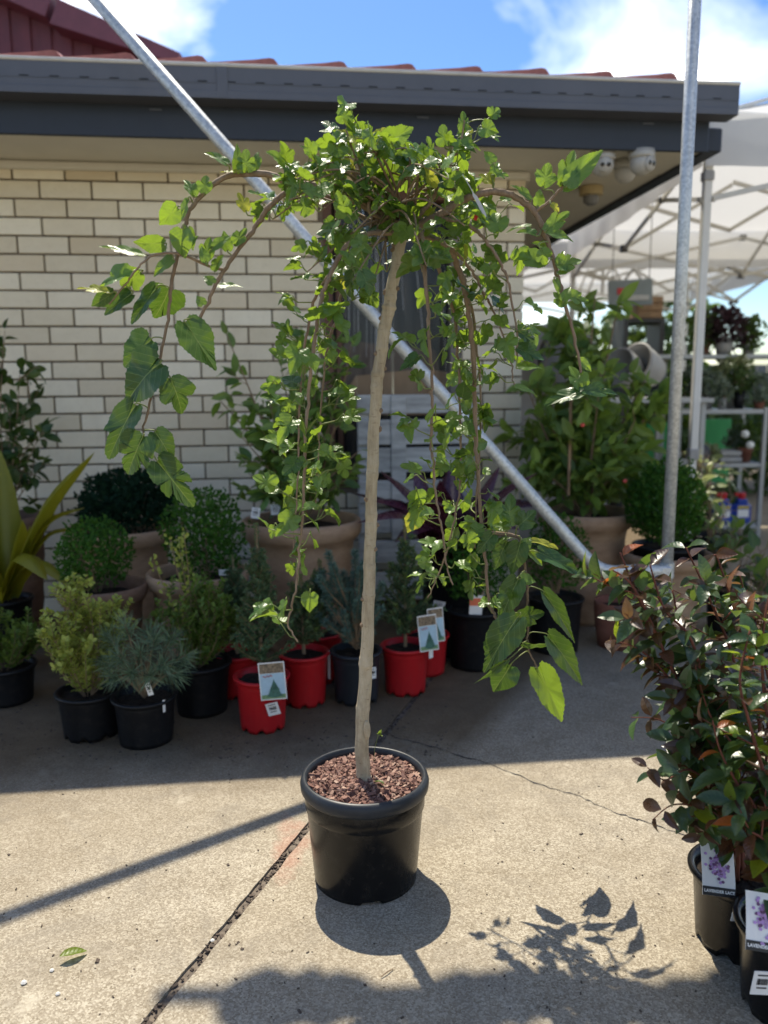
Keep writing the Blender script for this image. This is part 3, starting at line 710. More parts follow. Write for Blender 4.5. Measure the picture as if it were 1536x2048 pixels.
# cameras and sensor under the eave
def dome(px, py, lens, label, r=.058):
    d = ray(px, py); p = CP + d * ((SOF - .055 - CAM_H) / d.z)
    t = thing('security_camera', label, 'camera', (p.x, p.y, SOF), 'white security cameras under the eave')
    b = MB(); b.lathe([(0, .0), (r, 0), (r, -.028), (r * .96, -.034), (0, -.034)], (p.x, p.y, SOF - .0005), 24); b.build('mount', 'camera_white', t, smooth=True)
    e = MB(); e.lathe([(r * .9 * math.cos(a), r * .9 * math.sin(a)) for a in [math.pi / 2 - i * math.pi / 10 for i in range(11)]], (p.x, p.y, SOF - .055), 20); bo = e.build('body', 'camera_white', t, smooth=True)
    if lens:
        ld = Vector((lens, -.9, -.18)).normalized(); q = ld.to_track_quat('Z', 'Y').to_matrix()
        f_ = MB(); f_.lathe([(.0, .008), (r * .55, .008), (r * .6, 0), (r * .6, -.02)], (0, 0, 0), 20)
        f_.v = [tuple(Vector((p.x, p.y, SOF - .055)) + ld * r * .78 + q @ Vector(v_)) for v_ in f_.v]; f_.build('face', 'camera_white', t, smooth=True)
        side = Vector((0, 0, 1)).cross(ld).normalized()
        for sg in (-1, 1):
            l_ = MB(); l_.lathe([(.0, .012), (r * .17, .011), (r * .19, .004)], (0, 0, 0), 12)
            l_.v = [tuple(Vector((p.x, p.y, SOF - .055)) + ld * r * .78 + side * sg * r * .26 + q @ Vector(v_)) for v_ in l_.v]; l_.build('lens', 'lens_black', t)
dome(1205, 330, .02, 'white dome security camera facing the yard, its two dark lenses visible', .056)
dome(1283, 327, .75, 'white dome security camera turned away to the right', .058)
dome(1250, 346, 0, 'white dome security camera set farther back under the eave', .054)
p = CP + ray(1182, 386) * ((SOF - .03 - CAM_H) / ray(1182, 386).z)
t = thing('motion_sensor', 'yellowed round sensor light on the soffit beside the cameras', 'sensor', (p.x, p.y, SOF))
b = MB(); b.lathe([(0, 0), (.062, 0), (.062, -.04), (.05, -.045), (0, -.045)], (p.x, p.y, SOF - .0005), 20); b.build('housing', 'sensor_yellow', t, smooth=False)
b = MB(); b.lathe([(.04, 0), (.04, -.03), (.02, -.045), (0, -.048)], (p.x, p.y, SOF - .0465), 20); b.build('sensor_lens', 'dark_grey_sheet', t, smooth=True)

# pallet ----------------------------------------------------------------------
pl = thing('grey_pallet', 'grey painted timber pallet standing against the wall under the window', 'pallet', H(-.62, -.09, 0))
PU0, PU1 = -.86, -.275
for i, (za, zb) in enumerate([(0.985, 1.075), (.835, .955), (.70, .82), (.55, .66), (.40, .51), (.25, .36), (.06, .2)]):
    b = MB(); b.box(H((PU0 + PU1) / 2 + rb.uniform(-.004, .004), -.20, (za + zb) / 2), (PU1 - PU0, .018, zb - za), HROT, bev=.003); b.build('plank', 'pallet_grey_paint', pl)
for u in (PU0 + .03, -.665, PU1 - .03):
    b = MB(); b.box(H(u, -.145, .53), (.055, .088, 1.06), HROT, bev=.003); b.build('stringer', 'pallet_grey_paint', pl)
b = MB(); b.box(H(-.665, -.215, .72), (.072, .010, .70), HROT, bev=.002); b.build('upright_slat', 'pallet_grey_paint', pl)

# galvanised frame: post, brace and an unseen arm added overhead ------------------------------
PY = 3.08
fr = thing('steel_frame', 'galvanised steel post with a long diagonal brace bent at its foot', 'steel frame', (1.115, PY, 0))
post = MB(); pc = W(1360, 600, PY).x
post.tube([(pc, PY, 0), (pc, PY, 3.3)], .0225, 16); post.build('post', 'galvanised_steel', fr, smooth=True)
lower = [W(1322, 1142, PY - .035), W(1275, 1141, PY - .035), W(1222, 1142, PY - .035), W(1190, 1130, PY - .035), W(1165, 1107, PY - .035)]
top_ = W(192, 0, PY - .035); d_ = (top_ - lower[-1])
path = smoothpath(lower, 4)[:-1] + [lower[-1], lower[-1] + d_ * .5, lower[-1] + d_ * 1.33]
br = MB(); br.tube(path, .0232, 16); br.build('brace', 'galvanised_steel', fr, smooth=True)
cl = MB(); pz = W(1325, 1140, PY).z
cl.tube([(pc, PY, pz - .03), (pc, PY, pz + .03)], .028, 16); cl.box((pc - .03, PY - .03, pz), (.07, .05, .05), bev=.006); cl.build('clamp', 'galvanised_steel', fr)
bt = lower[-1] + d_ * 1.33
bm = MB(); bm.tube([(-1.0, PY, 3.3), (pc + .02, PY, 3.3)], .02, 12); bm.build('arm', 'galvanised_steel', fr, smooth=True)
rcl = random.Random(40); bm = MB(); pts = []; rds = []  # unseen cloth roll added overhead, shaped to cast the soft bottom shadow
for k in range(60):
    x = -.86 + k * (1.55 / 59); pts.append(Vector((x, PY - .035 + rcl.uniform(-.012, .012), 3.27 - .03 * math.sin(k * .35) + rcl.uniform(-.01, .01)))); rds.append(.054 + .009 * math.sin(k * .43) + rcl.uniform(-.006, .009))
bm.tube(pts, rds, 10); ob_ = bm.build('shadow_roll', 'white_canopy_fabric', None, (0, PY, 3.27), smooth=True); tag(ob_, 'unseen white roll added above the steel frame to cast the bottom shadow', 'shadow caster')

# gazebos -----------------------------------------------------------------------------
def gazebo(x0, y0, sx, sy, zt, label, zb=None):
    z0 = zt - .26; cx, cy = x0 + sx / 2, y0 + sy / 2; ap = zt + .75
    t = thing('white_gazebo', label, 'gazebo', (x0, y0, 0), 'white pop-up gazebos over the display area')
    cv = MB(); cs = [(x0, y0), (x0 + sx, y0), (x0 + sx, y0 + sy), (x0, y0 + sy)]
    N_ = 10; rr_ = random.Random(int(x0 * 100))
    for e in range(4):
        a, b2 = Vector((*cs[e], 0)), Vector((*cs[(e + 1) % 4], 0)); vs = []
        for j in range(6):
            for i in range(N_ + 1):
                t_ = i / N_; p_ = a.lerp(b2, t_); q_ = p_.lerp(Vector((cx, cy, 0)), j / 5)
                sag = -.10 * math.sin(math.pi * t_) * (1 - j / 5) ** 1.5 * .4 - .06 * math.sin(math.pi * j / 5)
                vs.append((q_.x, q_.y, zt + (ap - zt) * j / 5 + sag + rr_.uniform(-.006, .006)))
        cv.add(vs, [(j * (N_ + 1) + i, j * (N_ + 1) + i + 1, (j + 1) * (N_ + 1) + i + 1, (j + 1) * (N_ + 1) + i) for j in range(5) for i in range(N_)])
    cv.build('canopy', 'white_canopy_fabric', t, smooth=True)
    for e in range(4):
        a, b2 = Vector((*cs[e], 0)), Vector((*cs[(e + 1) % 4], 0)); vs = []; n_ = 24; va = MB()
        ctr = Vector((cx, cy, 0)); outd = ((a + b2) / 2 - ctr).normalized()
        for i in range(n_ + 1):
            q_ = a.lerp(b2, i / n_) + outd * (.012 + .008 * math.sin(i * 1.7)); sg = -.04 * math.sin(math.pi * i / n_)
            vs += [(q_.x, q_.y, zt + sg + .004), (q_.x, q_.y, z0 + sg * .3)]
        va.add(vs, [(2 * i, 2 * i + 1, 2 * i + 3, 2 * i + 2) for i in range(n_)]); va.build('valance', 'white_canopy_fabric', t, smooth=True)
    for (px_, py_) in cs:
        ix = px_ + (.03 if px_ == x0 else -.03); iy = py_ + (.03 if py_ == y0 else -.03)
        l1 = MB(); l1.box((ix, iy, (zt + .72) / 2), (.042, .042, zt - .76), bev=.004); l1.box((ix, iy, .37), (.034, .034, .72), bev=.003); lg = l1.build('leg', 'white_powder_coat', t)
        for zj, sj in ((.74, (.055, .055, .06)), (zt - .30, (.055, .055, .05)), (.006, (.08, .08, .012))):
            l2 = MB(); l2.box((ix, iy, zj), sj, bev=.005); l2.build('leg_joint' if zj > .1 else 'foot_plate', 'grey_resin', lg)
    zh, zl = zt - .10, zt - .42
    for e in range(4):
        a, b2 = Vector((*cs[e], 0)), Vector((*cs[(e + 1) % 4], 0)); ctr = Vector((cx, cy, 0)); ind = (ctr - (a + b2) / 2).normalized() * .04
        tr = MB(); jn = MB(); npan = 2
        for i in range(npan):
            p_ = a.lerp(b2, i / npan) + ind; q_ = a.lerp(b2, (i + 1) / npan) + ind
            lo, hi = (zl, zh)
            tr.bar(p_ + Vector((0, 0, lo)), q_ + Vector((0, 0, hi)), .013, .026); tr.bar(p_ + ind * .5 + Vector((0, 0, hi)), q_ + ind * .5 + Vector((0, 0, lo)), .013, .026)
            m_ = (p_ + q_) / 2 + Vector((0, 0, (lo + hi) / 2)); jn.box(m_, (.03, .03, .03))
            if i: jn.box(p_ + Vector((0, 0, lo)), (.045, .045, .045)); jn.box(p_ + Vector((0, 0, hi)), (.045, .045, .045))
        to = tr.build('truss', 'grey_truss_paint', t, kind='stuff'); jn.build('truss_joint', 'black_plastic_joint', to, kind='stuff')
        mid = (a + b2) / 2 + ind; ce = Vector((cx, cy, 0)); tr = MB()
        for i in range(2):
            p_ = mid.lerp(ce, i / 2); q_ = mid.lerp(ce, (i + 1) / 2)
            tr.bar(p_ + Vector((0, 0, zl + .12 * i)), q_ + Vector((0, 0, zh + .1 + .12 * i)), .013, .026); tr.bar(p_ + Vector((.01, .01, zh + .12 * i)), q_ + Vector((.01, .01, zl + .12 + .12 * i)), .013, .026)
        tr.build('centre_truss', 'grey_truss_paint', t, kind='stuff')
    cpz = MB(); cpz.tube([(cx, cy, zl + .1), (cx, cy, ap - .03)], .018, 10); cpz.build('centre_pole', 'grey_truss_paint', t)
    for hx, hy in cs:
        hr = MB(); hr.bar((hx, hy, zt - .02), (cx, cy, ap - .06), .02, .02); hr.build('rafter', 'grey_truss_paint', t)
    return t
lg_x = W(1402, 600, 4.33).x
gazebo(lg_x - .03, 4.3, 3.0, 3.0, 2.47, 'white pop-up gazebo whose front leg stands right of the galvanised post')
gazebo(.9, 7.5, 3.0, 3.0, 2.42, 'white pop-up gazebo farther back, beyond the garage eave')

# ------------------------------------------------------------------ pots and plants
def finish_pot(t, c, H_, rb_, rr_, style, mats, seg=48, soil_drop=.02, notch=False, origin=None):
    x, y = c; mb = MB()
    if style == 'nursery':
        bandh = H_ * .17; ri = rr_ - .006
        f1 = rb_ + (ri - rb_) * .80
        pr = [(0, .004), (rb_ * .9, .004), (rb_, .0), (rb_ + .001, .014), (f1, H_ - bandh - .004), (f1 + .002, H_ - bandh), (ri, H_ - bandh + .003), (ri + .001, H_ - .012), (rr_ + .003, H_ - .010), (rr_ + .004, H_ - .004), (rr_ + .001, H_), (ri - .004, H_ - .002), (ri - .008, H_ - bandh), (f1 - .006, H_ - bandh - .01), (rb_ * .95, .02)]
        mb.lathe(pr, (x, y, 0), seg, 0, notch=((1, 2, 3), 6, 2, .013) if notch else None)
    elif style == 'rolled':
        pr = [(0, .003), (rb_ * .9, .003), (rb_, 0), (rb_ + .002, .02), (rr_ * .90, H_ * .70), (rr_ * .905, H_ * .71)]
        mb.lathe(pr + [(rr_ * .92, H_ * .735), (rr_ * .945, H_ * .83), (rr_ * .93, H_ * .86)], (x, y, 0), seg)
    elif style == 'urn':
        pr = [(0, .002), (rb_, 0), (rb_ * 1.02, .02)]
        for k in range(1, 9):
            f_ = k / 9; pr.append((rb_ + (rr_ * .86 - rb_) * (f_ ** .75) + (.004 if k in (3, 7) else 0), H_ * .84 * f_))
        pr += [(rr_ * .87, H_ * .84), (rr_ * .93, H_ * .86), (rr_ * .99, H_ * .90), (rr_, H_ * .945), (rr_ * .985, H_ * .985), (rr_ * .95, H_), (rr_ * .90, H_ * .985), (rr_ * .86, H_ * .92), (rr_ * .82, H_ * .6)]
        mb.lathe(pr, (x, y, 0), seg)
    elif style == 'plain':
        pr = [(0, .002), (rb_, 0), (rb_ + (rr_ - rb_) * .6, H_ * .4), (rr_, H_ * .8), (rr_ * .99, H_ - .004), (rr_ * .97, H_), (rr_ * .9, H_ - .004), (rr_ * .86, H_ * .7)]
        mb.lathe(pr, (x, y, 0), seg)
    po = mb.build('pot', mats, t, smooth=True)
    sm_ = MB(); rs = random.Random(int(abs(x) * 1000 + y * 77)); sm_.disc((x, y, H_ - soil_drop), rr_ * (.93 if style != 'urn' else .86), 28, rough=.004, rr=rs); sm_.build('soil', 'dark_soil', t)
    return po
def potted(name, label, cat, group, c, H_, rb_, rr_, style, mat, **kw):
    t = thing(name, label, cat, (c[0], c[1], 0), group); finish_pot(t, c, H_, rb_, rr_, style, mat, **kw); return t
def ground_c(bx, by, rb_):
    g = G(bx, by); return (g.x, g.y + rb_)
def rimz(px, py, Y): return W(px, py, Y).z

def ball(t, c, rad, n, size, mat, seed, stems=True, zmin=-.9, jag=.16, stem_mat='twig_bark'):
    r = random.Random(seed); Ms = []; c = Vector(c)
    lob = [(Vector((r.gauss(0, 1), r.gauss(0, 1), r.gauss(0, 1))).normalized(), r.uniform(-.5, 1)) for _ in range(14)]
    shoots = [Vector((r.gauss(0, 1), r.gauss(0, 1), abs(r.gauss(0, 1)))).normalized() for _ in range(16)]
    while len(Ms) < n:
        if r.random() < .045 and jag > .05:
            d = r.choice(shoots); p = c + Vector((d.x * rad[0], d.y * rad[1], d.z * rad[2])) * r.uniform(.9, 1.2) + rv(r, size * .45); s_ = size * r.uniform(.6, 1.0); Ms.append(np34(frame(p, d + rv(r, .8), rv(r), s_, s_))); continue
        d = Vector((r.gauss(0, 1), r.gauss(0, 1), r.gauss(0, 1))).normalized()
        if d.z < zmin: continue
        k = 1 - .6 * r.random() ** 1.7
        b = sum(a * max(0, d.dot(v)) ** 6 for v, a in lob) * jag
        p = c + Vector((d.x * rad[0], d.y * rad[1], d.z * rad[2])) * (k + b)
        nd = (d + rv(r, .8)).normalized(); s_ = size * r.uniform(.65, 1.25)
        Ms.append(np34(frame(p, (d * .5 + rv(r, .9) + Vector((0, 0, .35))), nd, s_, s_)))
    mb = MB(); mb.batch(TL_V, TL_F, Ms); mb.build('foliage', mat, t, kind='stuff')
    if stems:
        sb = MB(); bz = WORLD[t.name]
        for k in range(9):
            a = r.uniform(0, 6.28); e = c + Vector((math.cos(a) * rad[0] * .6, math.sin(a) * rad[1] * .6, r.uniform(-.2, .6) * rad[2]))
            s0 = Vector((c.x + math.cos(a) * .012, c.y + math.sin(a) * .012, c.z - rad[2] - .01)); sb.tube([s0, s0.lerp(e, .5) + Vector((0, 0, .02)), e], [.004, .003, .0015], 5)
        sb.build('stems', stem_mat, t)

def twig_shrub(t, c, z0, H_, spread, nst, leaf, per, mat, seed, stem_r=.0022, outl=None, curve=.5, skip=.15):
    r = random.Random(seed); sb = MB(); Ms = []
    for k in range(nst):
        a = r.uniform(0, 6.28); rr_ = math.sqrt(r.random()); hh = H_ * r.uniform(.55, 1.0) * (1 - .3 * rr_)
        e = Vector((c[0] + math.cos(a) * spread[0] * rr_, c[1] + math.sin(a) * spread[1] * rr_, z0 + hh)); s0 = Vector((c[0] + math.cos(a) * .015, c[1] + math.sin(a) * .015, z0))
        mid = s0.lerp(e, .5) + Vector((math.cos(a), math.sin(a), 0)) * spread[0] * .18 * r.uniform(0, 1)
        P = smoothpath([s0, mid, e], 7); sb.tube(P, [stem_r * (1 - .7 * i / (len(P) - 1)) for i in range(len(P))], 4)
        br_ = [(P, 1.0)]
        for q in range(3):
            i0 = r.randrange(4, len(P) - 2); d = (rv(r) + Vector((0, 0, .9))).normalized(); L = hh * r.uniform(.15, .3)
            B = [P[i0], P[i0] + d * L * .5 + Vector((0, 0, .01)), P[i0] + d * L + Vector((0, 0, .02))]; B = smoothpath(B, 4); sb.tube(B, stem_r * .5, 4); br_.append((B, .6))
        for (P_, f_) in br_:
            nn = max(4, int(per * f_))
            for i in range(nn):
                tt = skip + (1 - skip) * i / (nn - 1); x_ = tt * (len(P_) - 1); i_ = min(int(x_), len(P_) - 2); p_ = P_[i_].lerp(P_[i_ + 1], x_ - i_); ax = (P_[i_ + 1] - P_[i_]).normalized()
                a0 = i * 1.57 + r.uniform(-.3, .3); o1 = ax.orthogonal().normalized(); o2 = ax.cross(o1)
                for sg in (0, math.pi):
                    od = o1 * math.cos(a0 + sg) + o2 * math.sin(a0 + sg); s_ = leaf * r.uniform(.7, 1.2)
                    Ms.append(np34(frame(p_, od * 1.0 + ax * .75, ax - od * .3 + rv(r, .3), s_, s_)))
    sb.build('stems', 'twig_bark', t); mb = MB(); mb.batch(TL_V, TL_F, Ms); mb.build('foliage', mat, t, kind='stuff')

def needles_along(P, r, Ms, ln, wd, per_m, ang=.9, upb=.0, tip=True):
    L = sum((P[i + 1] - P[i]).length for i in range(len(P) - 1)); n = max(3, int(L * per_m))
    for i in range(n):
        x_ = (i + r.random()) / n * (len(P) - 1); i_ = min(int(x_), len(P) - 2); p_ = P[i_].lerp(P[i_ + 1], x_ - i_); ax = (P[i_ + 1] - P[i_]).normalized()
        o1 = ax.orthogonal().normalized(); o2 = ax.cross(o1); a = r.uniform(0, 6.28); od = o1 * math.cos(a) + o2 * math.sin(a) + Vector((0, 0, upb))
        l_ = ln * r.uniform(.7, 1.15); Ms.append(np34(frame(p_, od * ang + ax * (1 - ang * .4), rv(r), wd, l_)))
def spruce(t, c, z0, H_, spread, seed, tips=False, mat='spruce_needle', ln=.014, dense=1.0, wh=9):
    r = random.Random(seed); sb = MB(); A = []; Bt = []
    top = Vector((c[0] + r.uniform(-.008, .008), c[1], z0 + H_)); s0 = Vector((c[0], c[1], z0 - .01)); st = smoothpath([s0, s0.lerp(top, .5) + Vector((r.uniform(-.006, .006), 0, 0)), top], 6)
    sb.tube(st, [.0075 * (1 - .7 * i / (len(st) - 1)) for i in range(len(st))], 6)
    needles_along(st[len(st) * 2 // 3:], r, Bt if tips else A, ln, .0022, 1000 * dense, .8)
    needles_along(st[2:len(st) * 2 // 3 + 1], r, A, ln, .0022, 420 * dense, .9)
    for k in range(wh):
        f_ = (k + .5) / wh; z_ = z0 + H_ * (.06 + .72 * f_); nb = r.randint(4, 6); a0 = r.uniform(0, 6)
        for b_ in range(nb):
            a = a0 + b_ * 6.28 / nb + r.uniform(-.4, .4); L = spread * (1 - .62 * f_) * r.uniform(.6, 1.1); d = Vector((math.cos(a), math.sin(a), r.uniform(.35, 1.0) + .5 * f_)).normalized()
            p0 = Vector((c[0], c[1], z_)); P = smoothpath([p0, p0 + d * L * .5, p0 + d * L + Vector((0, 0, L * .12))], 4); sb.tube(P, [.0022, .002, .002, .0018, .0016, .0014, .0012, .001, .001][:len(P)], 4)
            needles_along(P[:-2], r, A, ln, .0029, 850 * dense); needles_along(P[-3:], r, Bt if tips else A, ln * .9, .0029, 1000 * dense)
            for q in range(2):
                i0 = r.randrange(2, len(P) - 2); d2 = (d + rv(r, .8)).normalized(); P2 = [P[i0], P[i0] + d2 * L * .25, P[i0] + d2 * L * .45]; needles_along(P2, r, A, ln, .0029, 850 * dense); sb.tube(P2, .001, 3)
    sb.build('stems', 'twig_bark', t); mb = MB(); mb.batch(ND_V, ND_F, A); mb.build('needles', mat, t, kind='stuff')
    if Bt: mb = MB(); mb.batch(ND_V, ND_F, Bt); mb.build('new_shoots', 'spruce_tip_needle', t, kind='stuff', label='pale green new shoots at the tips')

def stick_label(t, px, py, Y, wpx, hpx, name='price_label', rot=0.0, bars=True, mat='white_label', lean=0.0, ry=0.0):
    c = W(px, py, Y); s = mpp(Y); w_, h_ = wpx * s, hpx * s
    q = Matrix.Rotation(ry, 3, 'Z') @ Matrix.Rotation(lean, 3, 'X') @ Matrix.Rotation(rot, 3, 'Y')
    mb = MB(); mb.box(c, (w_, .0012, h_), q); o = mb.build(name, mat, t)
    if bars:
        b = MB(); r = random.Random(int(px)); x = -w_ * .28
        while x < w_ * .28:
            bw = w_ * r.choice((.010, .014, .022)); b.box(c + q @ Vector((x, -.0011, h_ * .06)), (bw, .0008, h_ * .26), q); x += bw + w_ * r.choice((.02, .035))
        b.box(c + q @ Vector((0, -.0011, -h_ * .2)), (w_ * .5, .0008, h_ * .05), q); b.box(c + q @ Vector((0, -.0011, h_ * .34)), (w_ * .6, .0008, h_ * .05), q)
        b.build('barcode', 'print_black', o, kind='stuff')
    return o
def fir_tag(t, px, py, Y, wpx, hpx, rot=0.0, ry=0.0):
    c = W(px, py, Y); s = mpp(Y); w_, h_ = wpx * s, hpx * s
    q = Matrix.Rotation(ry, 3, 'Z') @ Matrix.Rotation(-.1, 3, 'X') @ Matrix.Rotation(rot, 3, 'Y')
    def at(x, z, d): return c + q @ Vector((x * w_, -d, z * h_))
    mb = MB(); mb.box(c, (w_, .0012, h_), q); o = mb.build('picture_tag', 'white_label', t)
    def quad(nm, x0, x1, z0, z1, d, mt): 
        b = MB(); b.add([at(x0, z0, d), at(x1, z0, d), at(x1, z1, d), at(x0, z1, d)], [(0, 1, 2, 3)]); b.build(nm, mt, o)
    quad('sky_print', -.46, .46, -.47, .20, .0010, 'print_sky'); quad('photo_print', -.46, .46, .21, .47, .0010, 'print_photo'); quad('ground_print', -.46, .46, -.47, -.36, .0014, 'print_grass')
    f_ = MB(); r = random.Random(int(px)); vs = []
    L = []; Rr = []; nn = 9
    for k in range(nn):
        z_ = .02 - .44 * k / nn; hw = .04 + .34 * k / nn
        L += [(-hw, z_ - .05), (-hw * .7, z_ - .04)]; Rr += [(hw * r.uniform(.9, 1.1), z_ - .05), (hw * .7, z_ - .04)]
    out_ = [(0, .06)] + Rr + [(0.05, -.44), (-.05, -.44)] + L[::-1]
    f_.add([at(0.05 + x_, z_, .0018) for x_, z_ in out_] + [at(.05, -.25, .0018)], [(i, (i + 1) % len(out_), len(out_)) for i in range(len(out_))]); f_.build('fir_print', 'print_fir', o)
    sc_ = MB(); pp = [at(-.36 + .045 * k, .12 + .035 * math.sin(k * 2.1) + .012 * k * .3, .0018) for k in range(9)]; sc_.tube(pp, .0011, 4); sc_.build('script_print', 'print_red', o)
    return o

CON = 'small potted conifers'; BOX = 'clipped box balls in pots'; SHR = 'small-leaved shrubs in black pots'
# front row ---------------------------------------------------------------
c = ground_c(165, 1488, .085); h_ = rimz(152, 1378, c[1])
t = potted('potted_golden_shrub', 'yellow-green small-leaved shrub in a black pot, left of the dwarf pine', 'potted shrub', SHR, c, h_, .085, .104, 'nursery', 'dull_black_pot_plastic', notch=True)
twig_shrub(t, (c[0] - .005, c[1]), h_ - .02, .43, (.15, .12), 40, .0205, 18, 'golden_small_leaf', 41)
c = ground_c(278, 1501, .083); h_ = rimz(276, 1388, c[1])
t = potted('potted_dwarf_pine', 'dwarf blue-green pine with long drooping needles in a black pot', 'potted pine', CON, c, h_, .083, .10, 'nursery', 'dull_black_pot_plastic')
r = random.Random(9); Ms = []; sb = MB(); z0 = h_ - .01
for (px, py, dy) in [(215, 1268, 0), (250, 1248, -.03), (300, 1262, .03), (345, 1275, .0), (372, 1310, -.03), (235, 1310, -.06), (280, 1300, -.07), (330, 1325, -.08), (205, 1320, .02), (262, 1345, -.09), (310, 1275, -.03), (355, 1345, -.05), (225, 1352, -.05), (300, 1350, -.1)]:
    e = W(px, py, c[1] + dy); s0 = Vector((c[0], c[1], z0)); P = smoothpath([s0, s0.lerp(e, .55) + Vector((0, 0, .02)), e], 4); sb.tube(P, [.005 - .003 * i / (len(P) - 1) for i in range(len(P))], 5)
    ax = (P[-1] - P[-3]).normalized()
    for k in range(120):
        tt = r.random(); p_ = P[-4].lerp(P[-1], tt); d = (rv(r).normalized() * .95 + ax * .75).normalized() + Vector((0, 0, -.12)); Ms.append(np34(frame(p_, d, rv(r), .0017, r.uniform(.045, .075))))
sb.build('stems', 'twig_bark', t); mb = MB(); mb.batch(ND_V, ND_F, Ms); mb.build('needles', 'pine_needle', t, kind='stuff')
stick_label(t, 298, 1378, c[1] - .088, 11, 28, 'plant_tag', rot=-.28, bars=True); stick_label(t, 328, 1412, c[1] - .06, 6, 26, 'price_label', bars=False, ry=.9)
c = ground_c(-6, 1418, .085); h_ = rimz(-4, 1328, c[1])
t = potted('potted_green_shrub', 'dark green small-leaved shrub in a black pot at the left edge', 'potted shrub', SHR, c, h_, .085, .104, 'nursery', 'dull_black_pot_plastic')
twig_shrub(t, c, h_ - .02, .24, (.17, .12), 32, .019, 14, 'green_small_leaf', 43)
c = ground_c(394, 1438, .085); h_ = rimz(396, 1322, c[1])
t = potted('potted_green_shrub', 'light green open shrub with tall shoots in a black pot behind the dwarf pine', 'potted shrub', SHR, c, h_, .085, .105, 'nursery', 'dull_black_pot_plastic')
twig_shrub(t, (c[0] - .01, c[1]), h_ - .02, .36, (.17, .12), 36, .0195, 16, 'green_small_leaf', 44)
r_ = random.Random(12); sb = MB(); Ms = []
for (px, py) in [(368, 1068), (358, 1090), (305, 1120), (340, 1080)]:
    e = W(px, py, c[1] - .02); s0 = Vector((c[0] - .03, c[1], h_ - .02)); P = smoothpath([s0, s0.lerp(e, .5) + Vector((.01, 0, 0)), e], 8); sb.tube(P, [.003 - .0018 * i / (len(P) - 1) for i in range(len(P))], 5)
    for i in range(4, len(P)):
        for a in range(4): Ms.append(np34(frame(P[i] + rv(r_, .012), rv(r_) + Vector((0, 0, .7)), rv(r_), .018, .018)))
sb.build('tall_stems', 'twig_bark', t); mb = MB(); mb.batch(TL_V, TL_F, Ms); mb.build('tall_shoots', 'golden_small_leaf', t, kind='stuff')
RED = [('front', 520, 1470, 518, 1348, 505, 1048, .13, 71, False, 'dark spruce seedling in the nearest red pot with a fir picture tag'),
       ('mid', 606, 1418, 605, 1302, 620, 1150, .12, 72, True, 'dark bushy spruce in a red pot behind the hanging branch'),
       ('rear', 470, 1400, 472, 1302, 470, 1110, .11, 73, False, 'dark spruce in a red pot half hidden behind the nearest red pot'),
       ('far', 638, 1370, 640, 1262, 640, 1120, .10, 74, True, 'dark spruce in a red pot at the back, left of the blue pine'),
       ('right', 812, 1395, 815, 1288, 806, 1034, .13, 75, True, 'upright spruce with pale new shoots in a red pot, right of the mulberry trunk')]
for (nm, bx, by, rx, ry, tx, ty, spd, sd_, tp, lab) in RED:
    rb_, rr_ = .073, .090
    c = ground_c(bx, by, rb_); h_ = rimz(rx, ry, c[1]); ht = rimz(tx, ty, c[1]) - h_
    t = potted('potted_spruce', lab, 'potted spruce', CON, c, h_, rb_, rr_, 'nursery', 'red_pot_plastic', notch=True)
    spruce(t, c, h_, ht, spd, sd_, tp, wh=13 if ht > .3 else 10, dense=1.3)
    if nm == 'front': fir_tag(t, 545, 1362, c[1] - rr_ - .012, 54, 78, -.08); stick_label(t, 546, 1418, c[1] - rr_ + .004, 26, 28, 'price_label', rot=-.25, lean=.1)
    if nm == 'right': fir_tag(t, 856, 1266, c[1] - .072, 40, 74, -.07, .25); fir_tag(t, 872, 1250, c[1] - .05, 34, 70, -.05, .3); stick_label(t, 862, 1304, c[1] - .065, 11, 26, 'price_label', bars=False, ry=.7)
c = ground_c(868, 1378, .073); h_ = rimz(868, 1285, c[1]); c = (c[0] - .02, c[1] + .12)
t = potted('potted_spruce', 'small spruce in the red pot showing only an edge behind the upright spruce', 'potted spruce', CON, c, h_, .073, .09, 'nursery', 'red_pot_plastic')
spruce(t, c, h_, .12, .09, 78, False, wh=5)
c = ground_c(712, 1414, .076); h_ = rimz(712, 1298, c[1])
t = potted('potted_blue_pine', 'blue-green pine with dense short tufts in a black pot behind the trunk', 'potted pine', CON, c, h_, .076, .092, 'nursery', 'charcoal_rim_plastic', notch=True)
r = random.Random(31); sb = MB(); Ms = []
for k in range(62):
    px = r.uniform(632, 768); py = r.uniform(1085, 1290); 
    if abs(px - 700) > 40 + (py - 1085) * .5 and py < 1150: continue
    e = W(px, py, c[1] + r.uniform(-.08, .08)); s0 = Vector((c[0], c[1], h_ + (e.z - h_) * r.uniform(.0, .45))); P = smoothpath([s0, s0.lerp(e, .6) + Vector((0, 0, -.01)), e], 4); sb.tube(P, [.004 - .0028 * i / (len(P) - 1) for i in range(len(P))], 5)
    needles_along(P[-5:], r, Ms, .022, .0019, 2600, 1.0)
    for q in range(26): Ms.append(np34(frame(P[-1], rv(r).normalized() + Vector((0, 0, .4)), rv(r), .0019, .022)))
sb.build('stems', 'twig_bark', t); mb = MB(); mb.batch(ND_V, ND_F, Ms); mb.build('needles', 'blue_needle', t, kind='stuff')
stick_label(t, 746, 1346, c[1] - .066, 14, 24, 'price_label', ry=.5); stick_label(t, 658, 1330, c[1] - .02, 7, 60, 'plant_tag', bars=False, ry=-.8, mat='grey_label')
